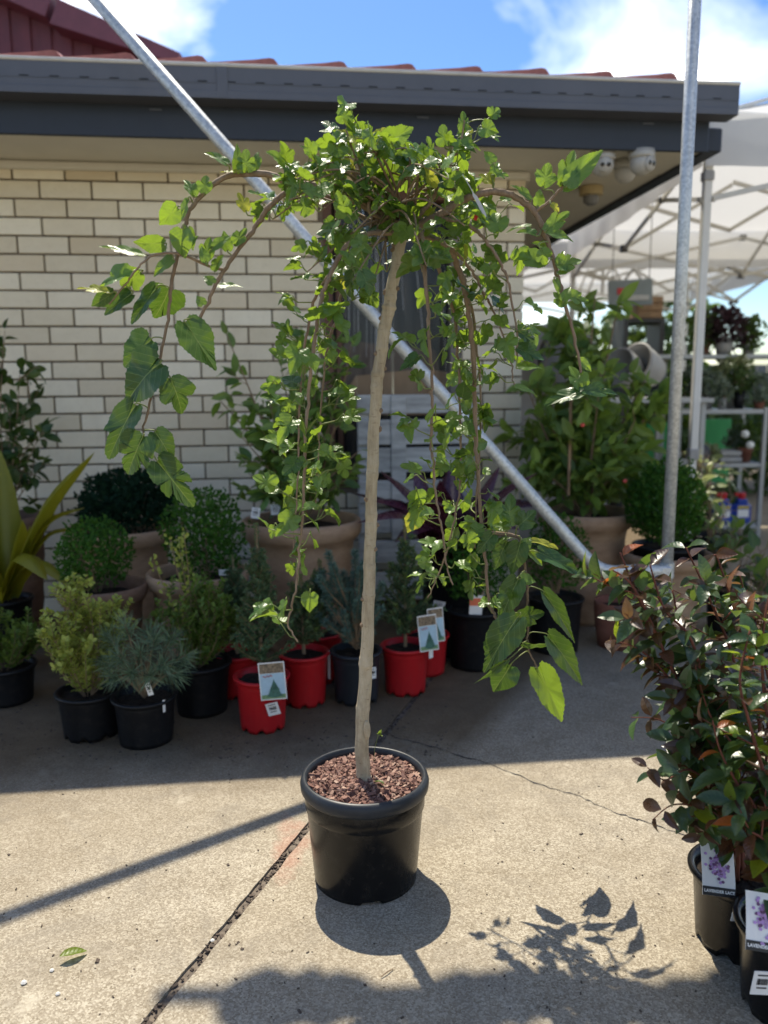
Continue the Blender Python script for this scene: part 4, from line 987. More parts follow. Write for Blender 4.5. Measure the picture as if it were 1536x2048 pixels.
# box balls in black pots
for (bx, by, rx, ry, bc, br_, n, lab, sd_, yy) in [
    (955, 1345, 950, 1215, (950, 1138), (.125, .12, .135), 1500, 'box ball in a black pot with an orange and white tag', 51, 0),
    (1118, 1312, 1116, 1192, (1112, 1105), (.118, .12, .165), 1600, 'taller box ball in a black pot just behind the brace', 52, 0)]:
    rb_, rr_ = .098, .118
    c = ground_c(bx, by, rb_); h_ = rimz(rx, ry, c[1]); t = potted('potted_box_ball', lab, 'potted shrub', BOX, c, h_, rb_, rr_, 'nursery', 'dull_black_pot_plastic')
    bcz = W(*bc, c[1]); ball(t, bcz, br_, n, .017, 'box_leaf', sd_)
    if sd_ == 51:
        o = stick_label(t, 952, 1210, c[1] - .10, 26, 40, 'plant_tag', rot=.05, bars=False); b = MB(); b.box(W(951, 1204, c[1] - .1013), (22 * mpp(c[1]), .0008, 15 * mpp(c[1]))); b.build('tag_print', 'print_orange', o)
        stick_label(t, 878, 1210, c[1] - .06, 24, 16, 'price_label', mat='grey_label', rot=.2)
# terracotta row -----------------------------------------------------------------------
URN = 'terracotta pots along the wall'
def urn(px, py, Y, wpx, name, lab, cat, mat='sand_terracotta', rbf=.62, style='urn', group=URN):
    p = W(px, py, Y); rr_ = wpx * mpp(Y) / 2; t = potted(name, lab, cat, group, (p.x, p.y), p.z, rr_ * rbf, rr_, style, mat, soil_drop=.05 if style == 'urn' else .03); return t, p, rr_
t, p, rr_ = urn(240, 1052, 3.5, 216, 'potted_dark_dome', 'low dark green dome shrub in a wide terracotta pot against the wall', 'potted shrub')
ball(t, W(258, 1022, 3.5), (.205, .19, .185), 5600, .021, 'dark_dome_leaf', 61, zmin=-.35, jag=.06)
t, p, rr_ = urn(395, 1140, 2.98, 204, 'potted_box_ball', 'round box ball in a terracotta pot, right of the dark dome', 'potted shrub', group=BOX)
ball(t, W(410, 1072, 2.98), (.148, .145, .165), 3200, .0165, 'box_leaf', 62); stick_label(t, 448, 1145, 2.98 - .17, 20, 12, 'plant_tag', bars=False, mat='grey_label')
t, p, rr_ = urn(205, 1168, 2.85, 175, 'potted_box_ball', 'box ball in a low terracotta pot behind the yellow-green shrub', 'potted shrub', 'brown_terracotta', group=BOX)
ball(t, W(190, 1110, 2.85), (.135, .13, .125), 2200, .0165, 'box_leaf', 63)
t, p, rr_ = urn(15, 1030, 3.55, 150, 'potted_creeper', 'leafy climber in a grey-brown pot at the left end of the wall', 'potted plant', 'brown_terracotta')
t_creep, p_creep = t, p
t_cit, p_cit, r_cit = urn(603, 1036, 3.38, 240, 'potted_citrus', 'leafy citrus bush in a wide terracotta pot left of the trunk', 'potted bush')
stick_label(t_cit, 511, 1026, 3.27, 17, 22, bars=True, rot=.15, lean=-.2); stick_label(t_cit, 551, 1019, 3.31, 19, 21, bars=True, rot=-.1, lean=-.2)
t_cam, p_cam, r_cam = urn(1170, 1020, 3.75, 188, 'potted_camellia', 'tall camellia bush in a big terracotta pot right of the garage corner', 'potted bush')
t, p, rr_ = urn(1337, 1104, 3.5, 174, 'terracotta_planter', 'sand-coloured terracotta planter holding a black tub behind the post', 'planter')
tb = potted('potted_box_ball', 'box ball in a black tub sitting inside the terracotta planter', 'potted shrub', BOX, (p.x, p.y), p.z + .035, rr_ * .62, rr_ * .80, 'nursery', 'dull_black_pot_plastic')
ch = [o for o in tb.children]
for o in ch: pass
ball(tb, W(1333, 1010, 3.5), (.165, .16, .185), 5600, .019, 'box_leaf', 64)
c = ground_c(1245, 1302, .08); t = potted('terracotta_pot', 'small plain red terracotta pot under the bend of the brace', 'pot', URN, c, rimz(1243, 1200, c[1]), .082, .104, 'plain', 'red_terracotta', soil_drop=.035)

# leafy bushes with individual leaves -----------------------------------------------------
citrus_m = [oval_leaf('leaf', 'citrus_leaf', .46, s_, .2, .3) for s_ in (1, 2)]
cam_m = [oval_leaf('leaf', 'camellia_leaf', .48, s_, .2, .3) for s_ in (3, 4)]
creep_m = [oval_leaf('leaf', 'creeper_leaf', .55, s_, .25, .3) for s_ in (5, 6)]
def bush(t, base, ends, meshes, n, size, seed, stem_r, mat, region=None, maxparts=300, droop=.2):
    r = random.Random(seed); sb = MB(); nodes_ = []
    for e in ends:
        s0 = base + Vector((r.uniform(-.02, .02), r.uniform(-.02, .02), 0)); mid = s0.lerp(e, .5) + Vector((r.uniform(-.03, .03), r.uniform(-.03, .03), .03)); P = smoothpath([s0, mid, e], 6)
        sb.tube(P, [stem_r * (1 - .75 * i / (len(P) - 1)) for i in range(len(P))], 5)
        nodes_ += [(P[i], (P[i] - P[i - 1]).normalized(), i / len(P)) for i in range(4, len(P))]
        for q in range(5):
            i0 = r.randrange(3, len(P)); d = (rv(r) + (P[i0] - P[i0 - 1]).normalized() * .6 + Vector((0, 0, .25))).normalized(); L = r.uniform(.07, .16)
            B = smoothpath([P[i0], P[i0] + d * L * .5, P[i0] + d * L + Vector((0, 0, .015))], 4); sb.tube(B, [.0022 - .0012 * i / (len(B) - 1) for i in range(len(B))], 4)
            nodes_ += [(B[i], d, 1.0) for i in range(2, len(B))] * 2
    sb.build('stems', mat, t); Ls = []
    for k in range(n):
        p_, ax, f_ = r.choice(nodes_); s_ = size * r.uniform(.6, 1.2); d = (rv(r).normalized() + ax * .6 + Vector((0, 0, .1))); nh = Vector((0, -.25, .8)) + rv(r, .8)
        Ls.append((s_, r.choice(meshes), frame(p_ + d.normalized() * .006, d, nh, s_, s_)))
    Ls.sort(key=lambda q: -q[0])
    for (s_, me, mx) in Ls[:maxparts]: place(me, 'leaf', t, mx)
    if len(Ls) > maxparts:
        mb = MB(); me = meshes[0]; tv = [tuple(v.co) for v in me.vertices]; tf = [tuple(p_.vertices) for p_ in me.polygons]; mb.batch(tv, tf, [np34(mx) for _, _, mx in Ls[maxparts:]]); mb.build('small_leaves', me.materials[0].name, t, kind='stuff')
Yc = 3.38
ends = [W(x, y, Yc + random.uniform(-.16, .16)) for x, y in [(445, 650), (430, 790), (560, 720), (640, 700), (700, 730), (520, 820), (600, 790), (690, 820), (720, 900), (540, 900), (650, 880), (480, 870), (620, 950), (560, 960), (690, 960), (610, 720), (500, 950), (580, 830), (600, 880), (650, 760), (670, 850), (550, 850), (630, 920), (580, 930), (660, 930), (530, 780), (590, 760)]]
bush(t_cit, Vector((p_cit.x - .01, p_cit.y, p_cit.z - .04)), ends, citrus_m, 1300, .072, 81, .007, 'twig_bark')
Yc = 3.75
ends = [W(x, y, Yc + random.uniform(-.22, .22)) for x, y in [(1190, 590), (1230, 640), (1150, 680), (1210, 700), (1090, 730), (1060, 790), (1290, 760), (1320, 800), (1100, 850), (1250, 830), (1180, 790), (1050, 880), (1310, 880), (1140, 900), (1240, 920), (1080, 940), (1190, 950), (1290, 950), (1050, 960), (1120, 820), (1170, 870), (1220, 880), (1130, 760), (1200, 760), (1270, 840), (1210, 960), (1130, 960), (1090, 890)]]
bush(t_cam, Vector((p_cam.x, p_cam.y, p_cam.z - .04)), ends, cam_m, 1700, .094, 82, .009, 'twig_bark')
stk = MB(); a = W(1137, 990, 3.62); b = W(1143, 770, 3.62); stk.tube([a, b], .007, 8); stk.build('stake', 'crate_wood', t_cam)
Yc = 3.55
ends = [W(x, y, Yc + random.uniform(-.1, .1)) for x, y in [(10, 660), (40, 740), (20, 820), (60, 800), (45, 900), (70, 950), (-30, 700), (-20, 850), (10, 960), (75, 880)]]
bush(t_creep, Vector((p_creep.x, p_creep.y, p_creep.z - .03)), ends, creep_m, 330, .066, 83, .005, 'twig_bark')
# red blooms on camellia
for (x, y) in [(1250, 962), (1165, 850)]:
    b = MB(); b.lathe([(0, -.01), (.008, -.006), (.011, 0), (.007, .007), (0, .009)], W(x, y, 3.5), 8); b.build('flower_bud', 'red_flower', t_cam, smooth=True)

# bromeliads ---------------------------------------------------------------------------
def strap(name, mat, base, tip, wid, seed, arch=.1, rows=10, root=None, chan=.25, side=None):
    r = random.Random(seed); base = Vector(base); tip = Vector(tip); L = (tip - base).length
    P = smoothpath([base, base.lerp(tip, .5) + Vector((0, 0, arch)), tip], rows // 2); n = len(P); vs = []; fs = []
    side = Vector(side) if side else Vector((0, 0, 1)).cross(tip - base); side = side.normalized() if side.length > 1e-4 else Vector((1, 0, 0))
    for i, p_ in enumerate(P):
        f_ = i / (n - 1); w_ = wid * (.75 + .35 * math.sin(math.pi * min(1, f_ * 1.1))) * (1 if f_ < .6 else max(.03, 1 - ((f_ - .6) / .4) ** 1.6)) / 2
        ax = (P[min(i + 1, n - 1)] - P[max(i - 1, 0)]).normalized(); up_ = side.cross(ax).normalized()
        for sx in (-1, -.5, 0, .5, 1): vs.append(p_ + side * w_ * sx + up_ * (abs(sx) ** 1.5 * w_ * chan * 2))
    for i in range(n - 1):
        for k in range(4): fs.append((i * 5 + k, i * 5 + k + 1, i * 5 + k + 6, i * 5 + k + 5))
    mb = MB(); mb.add(vs, fs); return mb.build(name, mat, root, smooth=True)
Yb = 3.12
pb = W(12, 1195, Yb)
t = potted('potted_yellow_bromeliad', 'tall yellow-green bromeliad with broad strap leaves at the left edge', 'bromeliad', None, (pb.x, pb.y), max(.12, pb.z), .08, .10, 'nursery', 'dull_black_pot_plastic')
for k, (x, y, wd, dy, ar) in enumerate([(188, 905, .075, -.05, .10), (-40, 940, .08, .0, .02), (20, 980, .07, .08, .0), (60, 1050, .05, .05, .0), (170, 1015, .045, .04, .12), (-90, 1010, .08, -.1, .05), (150, 1180, .05, -.18, .14), (95, 1160, .06, -.22, .14), (-60, 1120, .07, -.15, .1), (45, 1040, .06, -.06, .0), (180, 1060, .035, .06, .12), (0, 900, .07, .06, .0)]):
    strap('leaf', 'yellow_bromeliad_leaf', Vector((pb.x + random.uniform(-.02, .02), pb.y + random.uniform(-.02, .02), pb.z - .0)), W(x, y, Yb + dy), wd * 1.5, k, ar, root=t)
Yb = 3.3; pb = W(905, 1120, Yb)
t = potted('potted_purple_bromeliad', 'dark purple bromeliad spreading glossy leaves in front of the pallet', 'bromeliad', None, (pb.x, pb.y), pb.z - .02, .11, .14, 'nursery', 'dull_black_pot_plastic')
for k, (x, y, wd, dy, ar) in enumerate([(760, 940, .075, .0, .08), (830, 925, .085, .1, .06), (1000, 930, .07, .05, .07), (1075, 945, .06, .0, .1), (1090, 1010, .09, -.1, .14), (715, 1045, .075, -.15, .14), (735, 1000, .08, -.05, .12), (850, 1000, .09, -.25, .12), (960, 980, .09, .15, .05), (900, 935, .08, .2, .05), (1040, 1060, .08, -.22, .14), (790, 1085, .08, -.28, .14), (1010, 1010, .08, -.2, .12), (880, 960, .07, -.1, .06), (700, 985, .05, .05, .1)]):
    strap('leaf', 'purple_bromeliad_leaf', Vector((pb.x + random.uniform(-.02, .02), pb.y + random.uniform(-.02, .02), pb.z - .03)), W(x, y, Yb + dy), wd * 1.45, k + 30, ar, root=t)

# ------------------------------------------------------------------ background under the gazebo
SHY = 5.9
sh = thing('shelf_rack', 'grey metal shelf rack of plants beyond the white gazebo leg', 'shelf rack', (W(1500, 1060, SHY).x, SHY, 0))
xs0, xs1 = W(1330, 900, SHY).x, W(1510, 900, SHY).x + 0.0
xs1 = W(1503, 900, SHY).x
SHZ = [rimz(1450, 1045, SHY), rimz(1450, 926, SHY), rimz(1450, 822, SHY), rimz(1450, 712, SHY)]
for z in SHZ[:3]:
    b = MB(); b.box(((xs0 + xs1) / 2, SHY, z), (xs1 - xs0, .38, .03), bev=.004); b.build('shelf', 'shelf_metal', sh)
b = MB(); b.box(((xs0 + xs1) / 2 + .3, SHY + .25, SHZ[3]), (xs1 - xs0 + .9, .3, .03), bev=.004); b.build('shelf', 'shelf_metal', sh)
for x in (xs0, xs1):
    for y in (-.18, .18):
        b = MB(); b.box((x, SHY + y, (SHZ[2] + .03) / 2), (.03, .03, SHZ[2] + .03), bev=.003); b.build('leg', 'shelf_metal', sh)
for x in (xs0 + .1, xs1 + .8):
    b = MB(); b.box((x, SHY + .38, SHZ[3] / 2), (.03, .03, SHZ[3]), bev=.003); b.build('leg', 'shelf_metal', sh)
def clump(px, py, Y, wr, hr, n, leaf, mat, seed, name, label, cat, potw=None, potmat='red_terracotta', zb=None, group='plants on the shelf rack'):
    c = W(px, py, Y); s = mpp(Y); rx, rz = wr * s, hr * s
    z0 = zb if zb is not None else c.z - rz * 1.3
    t = thing(name, label, cat, (c.x, Y, z0), group)
    if potw:
        pw = potw * s / 2; hh = max(.03, c.z - rz * .6 - z0); b = MB(); b.lathe([(0, .001), (pw * .75, 0), (pw, hh), (pw * .9, hh), (pw * .8, hh * .7), (0, hh * .7)], (c.x, Y, z0), 20); b.build('pot', potmat, t, smooth=True)
    ball(t, c, (rx, rx, rz), n, leaf, mat, seed, stems=True, zmin=-1, jag=.35); return t
cl_defs = [(1450, 655, 6.1, 36, 32, 420, .055, 'purple_foliage', 'bushy purple-leaved plant in a grey pot on the top shelf', 36, 'grey_resin', SHZ[3] + .02),
           (1500, 672, 6.1, 22, 28, 220, .05, 'far_foliage', 'dark spiky green plant on the top shelf beside the purple one', 22, 'grey_resin', SHZ[3] + .02),
           (1410, 660, 6.15, 26, 40, 260, .05, 'far_foliage', 'green plant on the top shelf behind the gazebo leg', 24, 'red_terracotta', SHZ[3] + .02),
           (1415, 772, 5.95, 26, 26, 240, .045, 'grey_foliage', 'silvery grey plant on the second shelf behind the gazebo leg', 26, 'grey_resin', SHZ[2] + .016),
           (1480, 765, 5.95, 20, 26, 240, .04, 'far_foliage', 'round dark green plant on the second shelf', 22, 'dull_black_pot_plastic', SHZ[2] + .016),
           (1445, 785, 5.85, 16, 18, 140, .04, 'grey_foliage', 'pale trailing plant on the second shelf', 18, 'grey_resin', SHZ[2] + .016),
           (1520, 780, 5.95, 22, 32, 200, .05, 'grey_foliage', 'tall pale grey plant at the right end of the second shelf', 22, 'red_terracotta', SHZ[2] + .016),
           (1360, 785, 6.0, 22, 26, 200, .05, 'far_foliage', 'green plant on the second shelf seen left of the gazebo leg', 22, 'grey_resin', SHZ[2] + .016),
           (1390, 765, 6.0, 24, 30, 260, .045, 'grey_foliage', 'pale grey-green plant on the second shelf, hidden in part by the post', 22, 'grey_resin', SHZ[2] + .016),
           (1465, 740, 6.05, 28, 24, 260, .05, 'variegated_leaf', 'pale variegated plant at the back of the second shelf', 20, 'grey_resin', SHZ[2] + .016),
           (1475, 885, 6.0, 22, 28, 220, .045, 'grey_foliage', 'pale grey plant at the back of the third shelf', 20, 'dull_black_pot_plastic', SHZ[1] + .016),
           (1440, 1000, 6.05, 26, 26, 200, .05, 'far_foliage', 'dark green plant at the back of the bottom shelf behind the blue bottles', 20, 'dull_black_pot_plastic', SHZ[0] + .016),
           (1495, 880, 5.95, 18, 30, 200, .045, 'far_foliage', 'green plant with white flowers at the end of the third shelf', 18, 'red_terracotta', SHZ[1] + .016),
           (1415, 905, 5.8, 18, 10, 110, .045, 'variegated_leaf', 'low cream variegated plant on the third shelf', 16, 'dull_black_pot_plastic', SHZ[1] + .016)]
for i, (px, py, Y, wr, hr, n, lf, mt, lab, pw, pm, zb) in enumerate(cl_defs): clump(px, py, Y, wr, hr, n, lf, mt, 200 + i, 'shelf_plant', lab, 'potted plant', pw, pm, zb)
for k, (px, py) in enumerate([(1490, 868), (1500, 890)]):
    b = MB(); b.lathe([(.03 * math.sin(a), -.028 * math.cos(a)) for a in [i * math.pi / 6 for i in range(7)]], W(px, py, 5.7), 10); tag(b.build('flower_head', 'white_flower', None, W(px, py, 5.7), smooth=True), ['round white flower head in front of the third shelf, upper one', 'round white flower head in front of the third shelf, lower one'][k], 'flower')
z1_ = SHZ[1] + .016
for k, (px, w_, h_, mt, lab) in enumerate([(1452, .16, .05, 'grey_resin', 'flat pale seed tray stack on the third shelf'), ]):
    x = W(px, 900, 5.85).x; t = thing('seed_tray', lab, 'tray', (x, 5.85, z1_))
    for j in range(2): b = MB(); b.box((x, 5.85, z1_ + .022 + j * .045), (w_ - j * .01, .2, .038), bev=.008); b.build('tray', mt, t)
x = W(1487, 900, 5.85).x; b = MB(); b.lathe([(0, 0), (.035, 0), (.047, .08), (.052, .082), (.052, .1), (.045, .1), (.04, .05), (0, .05)], (x, 5.82, z1_), 20); tag(b.build('small_pot', 'red_terracotta', None, (x, 5.82, z1_), smooth=True), 'small empty terracotta pot on the third shelf', 'pot')
x = W(1402, 900, 5.75).x; b = MB(); b.lathe([(0, 0), (.06, 0), (.085, .05), (.07, .11), (.04, .13), (0, .135)], (x, 5.78, z1_), 18); tag(b.build('black_bag', 'black_plastic_joint', None, (x, 5.78, z1_), smooth=True), 'crumpled black bag on the third shelf by the gazebo leg', 'bag')
for k, (px, lab) in enumerate([(1447, 'blue bottle with a red cap on the bottom shelf, left of its twin'), (1484, 'blue bottle with a red cap on the bottom shelf, by the rack leg')]):
    x = W(px, 1020, 5.75).x; zb = SHZ[0] + .016; t = thing('blue_bottle', lab, 'bottle', (x, 5.77, zb), 'blue weedkiller bottles')
    b = MB(); b.box((x, 5.77, zb + .075), (.135, .08, .15), bev=.025); b.box((x, 5.77, zb + .165), (.075, .06, .04), bev=.012); b.build('body', 'blue_plastic', t)
    b = MB(); b.lathe([(.026, 0), (.028, .035), (.024, .045), (0, .045)], (x, 5.77, zb + .184), 16); b.box((x - .02, 5.77, zb + .215), (.07, .03, .024), bev=.006); b.build('cap', 'red_cap_plastic', t)
    b = MB(); b.box((x, 5.728, zb + .08), (.08, .003, .055)); b.build('bottle_label', 'white_label', t); b = MB(); b.box((x, 5.727, zb + .125), (.08, .003, .02)); b.build('label_band', 'yellow_print', t)
for k, (x0, x1, y0, y1, Y, lab) in enumerate([(1388, 1462, 838, 1000, 6.5, 'bright green board behind the rack, right of the gazebo leg'), (1288, 1350, 845, 960, 6.6, 'bright green board low behind the camellia')]):
    a = W(x0, y1, Y); b2 = W(x1, y0, Y); mb = MB(); mb.box(((a.x + b2.x) / 2, Y, b2.z / 2), (b2.x - a.x, .03, b2.z), bev=.004); mb.v = [(v[0], v[1], v[2]) for v in mb.v]; tag(mb.build('green_board', 'green_board', None, ((a.x + b2.x) / 2, Y, 0)), lab, 'board', 'green boards behind the shelf rack')
# dark shelving unit with a crate and a sign board
DY = 7.0; a = W(1238, 720, DY); b2 = W(1312, 640, DY)
t = thing('dark_shelf_unit', 'black shelf unit seen above the camellia, carrying a wooden crate', 'shelf unit', ((a.x + b2.x) / 2, DY, 0)); dxw = b2.x - a.x
for x in (a.x, b2.x):
    b = MB(); b.box((x, DY, b2.z / 2), (.04, .35, b2.z)); b.build('side_panel', 'black_plastic_joint', t)
for f_ in (.25, .5, .74, 1.0):
    b = MB(); b.box(((a.x + b2.x) / 2, DY, b2.z * f_ - .015), (dxw - .045, .34, .03)); b.build('shelf', 'black_plastic_joint', t)
cw = W(1292, 622, DY); t = thing('wooden_crate', 'wooden crate on top of the black shelf unit', 'crate', (cw.x, DY, b2.z))
for k in range(3): b = MB(); b.box((cw.x, DY - .11, b2.z + .035 + k * .062), (.21, .015, .052), bev=.003); b.build('slat', 'crate_wood', t); 
for sx in (-1, 1): b = MB(); b.box((cw.x + sx * .1, DY, b2.z + .095), (.018, .2, .185)); b.build('end_panel', 'crate_wood', t)
b = MB(); b.box((cw.x, DY + .11, b2.z + .095), (.21, .015, .185)); b.build('back_panel', 'crate_wood', t)
sg_ = W(1262, 585, 6.7); mb = MB(); mb.box((sg_.x, 6.72, sg_.z), (.36, .02, .21), Matrix.Rotation(-.05, 3, 'Y'), bev=.004)
t = thing('hanging_sign', 'grey-blue sign board hanging above the black shelf unit', 'sign', (sg_.x, 6.72, sg_.z)); mb.build('board', 'sign_board', t)
b = MB(); b.box((sg_.x - .08, 6.705, sg_.z + .01), (.06, .008, .05)); b.build('red_mark', 'print_red', t); b = MB(); b.box((sg_.x + .06, 6.705, sg_.z - .04), (.18, .008, .04)); b.build('pale_mark', 'grey_label', t)
b = MB(); b.tube([(sg_.x - .15, 6.72, sg_.z + .1), (sg_.x - .15, 6.72, 2.6)], .004, 4); b.tube([(sg_.x + .15, 6.72, sg_.z + .1), (sg_.x + .15, 6.72, 2.6)], .004, 4); b.build('cord', 'black_plastic_joint', t)
for k, (px, py, rr__, lab) in enumerate([(1275, 752, .12, 'pale grey round pot lying on its side above the camellia, left one'), (1308, 745, .13, 'pale grey round pot lying on its side above the camellia, right one')]):
    q = W(px, py, 5.2); b = MB(); b.lathe([(0, 0), (rr__ * .7, 0), (rr__ * .95, .12), (rr__, .17), (rr__ * 1.05, .19), (rr__ * .95, .2), (rr__ * .85, .14), (0, .1)], (0, 0, 0), 28)
    qq = Matrix.Rotation(R(-70), 3, 'Y') @ Matrix.Rotation(R(30), 3, 'X'); b.v = [tuple(q + qq @ Vector(v_)) for v_ in b.v]; tag(b.build('grey_pot', 'grey_resin', None, q, smooth=True), lab, 'pot', 'grey pots lying on their sides')
q = W(1290, 800, 5.25); tt_ = thing('work_table', 'grey table behind the camellia holding the grey pots', 'table', (q.x, 5.25, 0)); b = MB(); b.box((q.x, 5.25, q.z), (.7, .5, .03), bev=.004); b.build('tabletop', 'shelf_metal', tt_)
for sx in (-.3, .3):
    for sy in (-.2, .2): b = MB(); b.box((q.x + sx, 5.25 + sy, q.z / 2), (.03, .03, q.z - .03)); b.build('leg', 'shelf_metal', tt_)
# leaning grey sheets behind the camellia
q = W(1140, 715, 4.9); b = MB(); b.lathe([(0, -.02), (.16, -.02), (.185, 0), (.16, .02), (0, .025)], (0, 0, 0), 32)
qq = Matrix.Rotation(R(82), 3, 'X'); b.v = [tuple(Vector((q.x, 4.95, q.z)) + qq @ Vector(v_)) for v_ in b.v]
t = thing('round_grey_lid', 'round dark grey lid standing behind the camellia, left of its top', 'lid', (q.x, 4.95, q.z)); b.build('lid', 'dark_grey_sheet', t, smooth=True); b = MB(); b.tube([(q.x, 4.99, q.z - .2), (q.x, 4.99, 0)], .02, 8); b.build('stand', 'dark_grey_sheet', t)
q = W(1075, 720, 5.3); b = MB(); b.box((q.x, 5.3, q.z / 2 + .1), (.34, .03, q.z + .25), Matrix.Rotation(.06, 3, 'X'), bev=.01); tag(b.build('leaning_sheet', 'grey_resin', None, (q.x, 5.3, 0)), 'tall pale grey panel leaning behind the garage corner', 'panel')
# hedge and fence far back
def far_mass(name, label, x0, x1, Y, z1, n, leaf, mat, seed):
    r = random.Random(seed); Ms = []
    for k in range(n):
        x = r.uniform(x0, x1); top = z1 * (.8 + .25 * math.sin(x * 1.3 + seed) + .1 * math.sin(x * 3.7)); z = top * r.random() ** .7; p_ = Vector((x, Y + r.uniform(-.4, .4), z)); s_ = leaf * r.uniform(.6, 1.3)
        Ms.append(np34(frame(p_, rv(r), Vector((0, -.6, .6)) + rv(r, .7), s_, s_)))
    mb = MB(); mb.batch(TL_V, TL_F, Ms); o = mb.build(name, mat, kind='stuff'); o['label'] = label; return o
far_mass('hedge', 'tall mixed green planting beyond the gazebos', -1, 4.4, 11.2, 2.3, 4600, .16, 'far_foliage', 3)
far_mass('hedge', 'lower green planting along the fence at the far right', 4.4, 9, 11.0, 1.55, 2600, .16, 'far_foliage', 4)
far_mass('shrubbery', 'dark shrubs between the garage and the shelf rack', .9, 6.5, 8.2, 1.2, 4400, .12, 'far_foliage', 5)
fn = thing('paling_fence', 'long grey board fence behind the far planting', 'fence', (4, 12, 0))
pm = MB(); pm.box((0, 0, .7), (.14, .02, 1.4), bev=.003); pmm = pm.mesh('paling', 'fence_grey')
for k in range(70): place(pmm, 'paling', fn, Matrix.Translation((-1 + k * .15, 12 + random.uniform(-.005, .005), random.uniform(-.02, .0))))
b = MB(); b.box((4.2, 12.04, 1.1), (10.6, .04, .08)); b.build('rail', 'fence_grey', fn); b = MB(); b.box((4.2, 12.04, .4), (10.6, .04, .08)); b.build('rail', 'fence_grey', fn)
# low plants right of the planter
plant_m = [oval_leaf('leaf', 'green_small_leaf', .5, 91, .3, .3), oval_leaf('leaf', 'variegated_leaf', .42, 92, .3, .3), oval_leaf('leaf', 'creeper_leaf', .5, 93, .3, .3)]
def lowplant(px, py, Y, wpx, hpx, meshes, n, size, seed, lab, potm='dull_black_pot_plastic'):
    c0 = W(px, py, Y); s = mpp(Y); z0 = max(.1, c0.z - hpx * s * .5); c = (c0.x, Y); t = potted('potted_foliage_plant', lab, 'potted plant', 'leafy plants right of the planter', c, z0, .07, .09, 'nursery', potm)
    r = random.Random(seed); ends = [Vector((c0.x + r.uniform(-1, 1) * wpx * s / 2, Y + r.uniform(-.1, .1), z0 + r.uniform(.2, 1) * hpx * s)) for _ in range(9)]
    bush(t, Vector((c0.x, Y, z0 - .02)), ends, meshes, n, size, seed, .004, 'twig_bark')
lowplant(1455, 1120, 3.55, 120, 90, [plant_m[0], plant_m[2]], 90, .075, 301, 'bright green leafy plant beside the terracotta planter')
lowplant(1425, 1010, 4.4, 90, 120, [plant_m[1]], 70, .085, 302, 'cream and yellow variegated plant between the planter and the shelf rack')
lowplant(1525, 1180, 3.3, 90, 70, [plant_m[2], plant_m[0]], 70, .08, 303, 'dark green leafy plant at the right edge behind the myrtles')
lowplant(1400, 935, 4.6, 40, 60, [plant_m[1]], 40, .06, 304, 'small pale variegated plant behind the box ball in the black tub')

